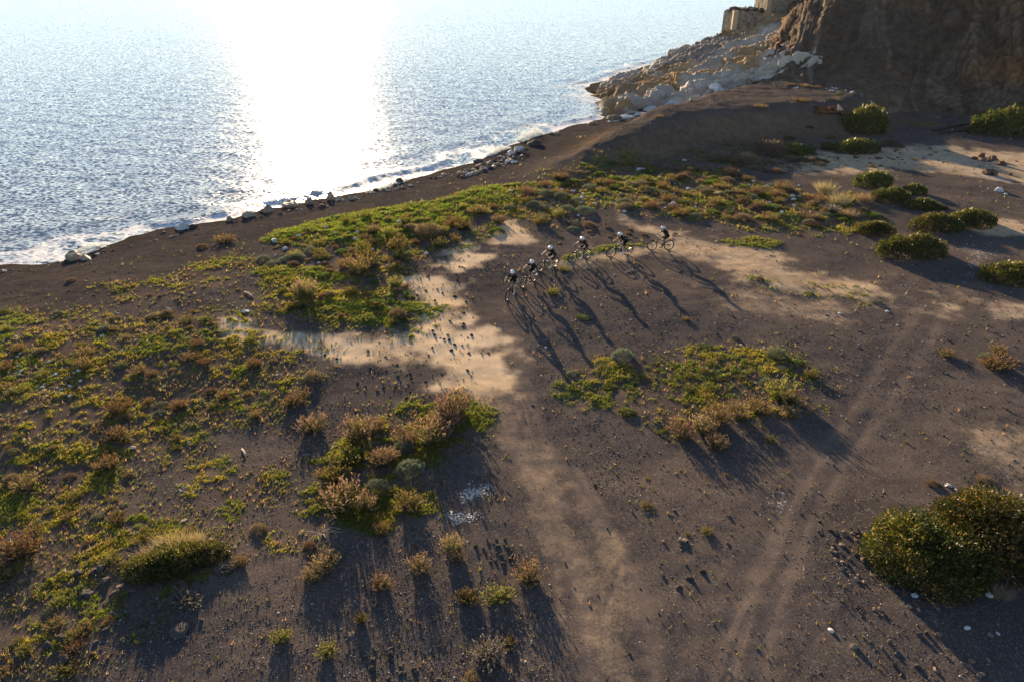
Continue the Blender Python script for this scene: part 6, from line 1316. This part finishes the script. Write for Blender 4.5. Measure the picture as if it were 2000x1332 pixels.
# ------------------------------------------------------------------ labels that single out the scattered plants and stones by a landmark
import re
LANDMARKS = [(350, 1110, 'the grassy bush at lower left'), (683, 897, 'the round green mound'), (800, 920, 'the larger grey cushion'), (1032, 1132, 'the tall pink shrub by the track'), (820, 1112, 'the lone pink shrub'), (1840, 1060, 'the biggest bush'),
 (1780, 490, 'the oval bush on the sand'), (1860, 440, 'the long evergreen bush pair'), (1708, 450, 'the spiky evergreen bush'), (1705, 360, 'the topmost evergreen bush'), (1215, 695, 'the round grey-green cushion'), (1516, 694, 'the blue-green cushion'), (1400, 825, 'the hedge-like shrub row'),
 (1290, 470, 'the last rider'), (1215, 480, 'the fifth rider'), (1130, 490, 'the fourth rider'), (1068, 505, 'the third rider'), (998, 555, 'the leading rider'), (487, 577, 'the driftwood near the beach'), (476, 885, 'the short pale stick'),
 (155, 503, 'the tan boulder in the foam'), (605, 393, 'the pointed beach rock'), (780, 480, 'the biggest golden shrub'), (595, 575, 'the red-brown shrub'), (838, 455, 'the grey wiry bush'), (1142, 412, 'the largest grey-green cushion'), (1042, 402, 'the touching cushion pair'),
 (1620, 200, 'the rusty wreck'), (1686, 245, 'the tall dark bush'), (1672, 290, 'the low dark bush'), (1952, 374, 'the large white boulder'), (1945, 710, 'the golden-brown shrub at right'), (40, 1075, 'the shrub at the left edge'), (1623, 1231, 'the egg-shaped white stone'), (1833, 1238, 'the largest tan stone'),
 (350, 1235, 'the largest black boulder'), (930, 1068, 'the black rounded rock'), (1348, 1132, 'the three stones on the track'), (915, 985, 'the white crust'), (1851, 948, 'the rough white boulder'), (1960, 255, 'the large bush in cliff shade'), (911, 345, 'the round white boulder'),
 (1012, 303, 'the flat pale slab'), (118, 761, 'the isolated white stone'), (210, 648, 'the two flat white stones'), (578, 785, 'the brown-gold tussock'), (536, 471, 'the long pale slab'), (1640, 613, 'the white stone on the sandy slope'), (1335, 1055, 'the pale lumpy stone'), (1425, 1010, 'the dark stone by the salt stains'), (1592, 395, 'the orange-brown shrub')]
bpy.context.view_layer.update()
def to_px(v):
    dy = v[1]; dz = v[2] - CAMH
    dep = dy * math.cos(PITCH) - dz * math.sin(PITCH); up = dy * math.sin(PITCH) + dz * math.cos(PITCH)
    return 1000 + FPX * v[0] / dep, 666 - FPX * up / dep
bins = {}
for o in list(C.objects):
    if o.parent is None and 'group' in o and 'label' in o and o['category'] in ('shrub', 'plant', 'grass', 'stone', 'clod', 'cobble', 'rock', 'rock ledge') and o['group'] not in ('boulders on the headland',):
        noun = re.split(r' (?:among|in|on|between|lying|at|along|beside|with|of|where|just) ', o['label'])[0]
        if len(noun.split()) > 5: noun = ' '.join(noun.split()[:5])
        px, py = to_px(o.location)
        if not (-20 < px < 2020 and -20 < py < 1352): continue
        best = min(LANDMARKS, key=lambda L: (L[0] - px) ** 2 + (L[1] - py) ** 2); dx, dy = px - best[0], py - best[1]; dist = math.hypot(dx, dy)
        if dist > 330: continue
        way = ('left of' if dx < 0 else 'right of') if abs(dx) > 1.3 * abs(dy) else ('above' if dy < 0 else 'below')
        size = 'small ' if not noun.startswith(('small', 'tiny', 'low')) else ''
        bins.setdefault((noun, best[2], way), []).append((dist, o))
ORD = ['closest', 'second closest', 'third closest', 'fourth closest', 'fifth closest', 'sixth closest', 'seventh closest', 'eighth closest']
for (noun, lm, way), L in bins.items():
    L.sort(key=lambda t: t[0])
    for k, (d_, o) in enumerate(L):
        if len(L) == 1: o['label'] = 'only %s directly %s %s' % (noun, way, lm)
        elif k < len(ORD): o['label'] = '%s %s %s %s' % (noun, ORD[k], way, lm) if False else '%s that is %s %s %s' % (noun, ORD[k], way, lm)
        else: o['label'] = '%s further out %s %s, %s' % (noun, way, lm, o['group']) if len((noun + way + lm + o['group']).split()) < 11 else '%s among the %s, further out' % (noun, o['group'])
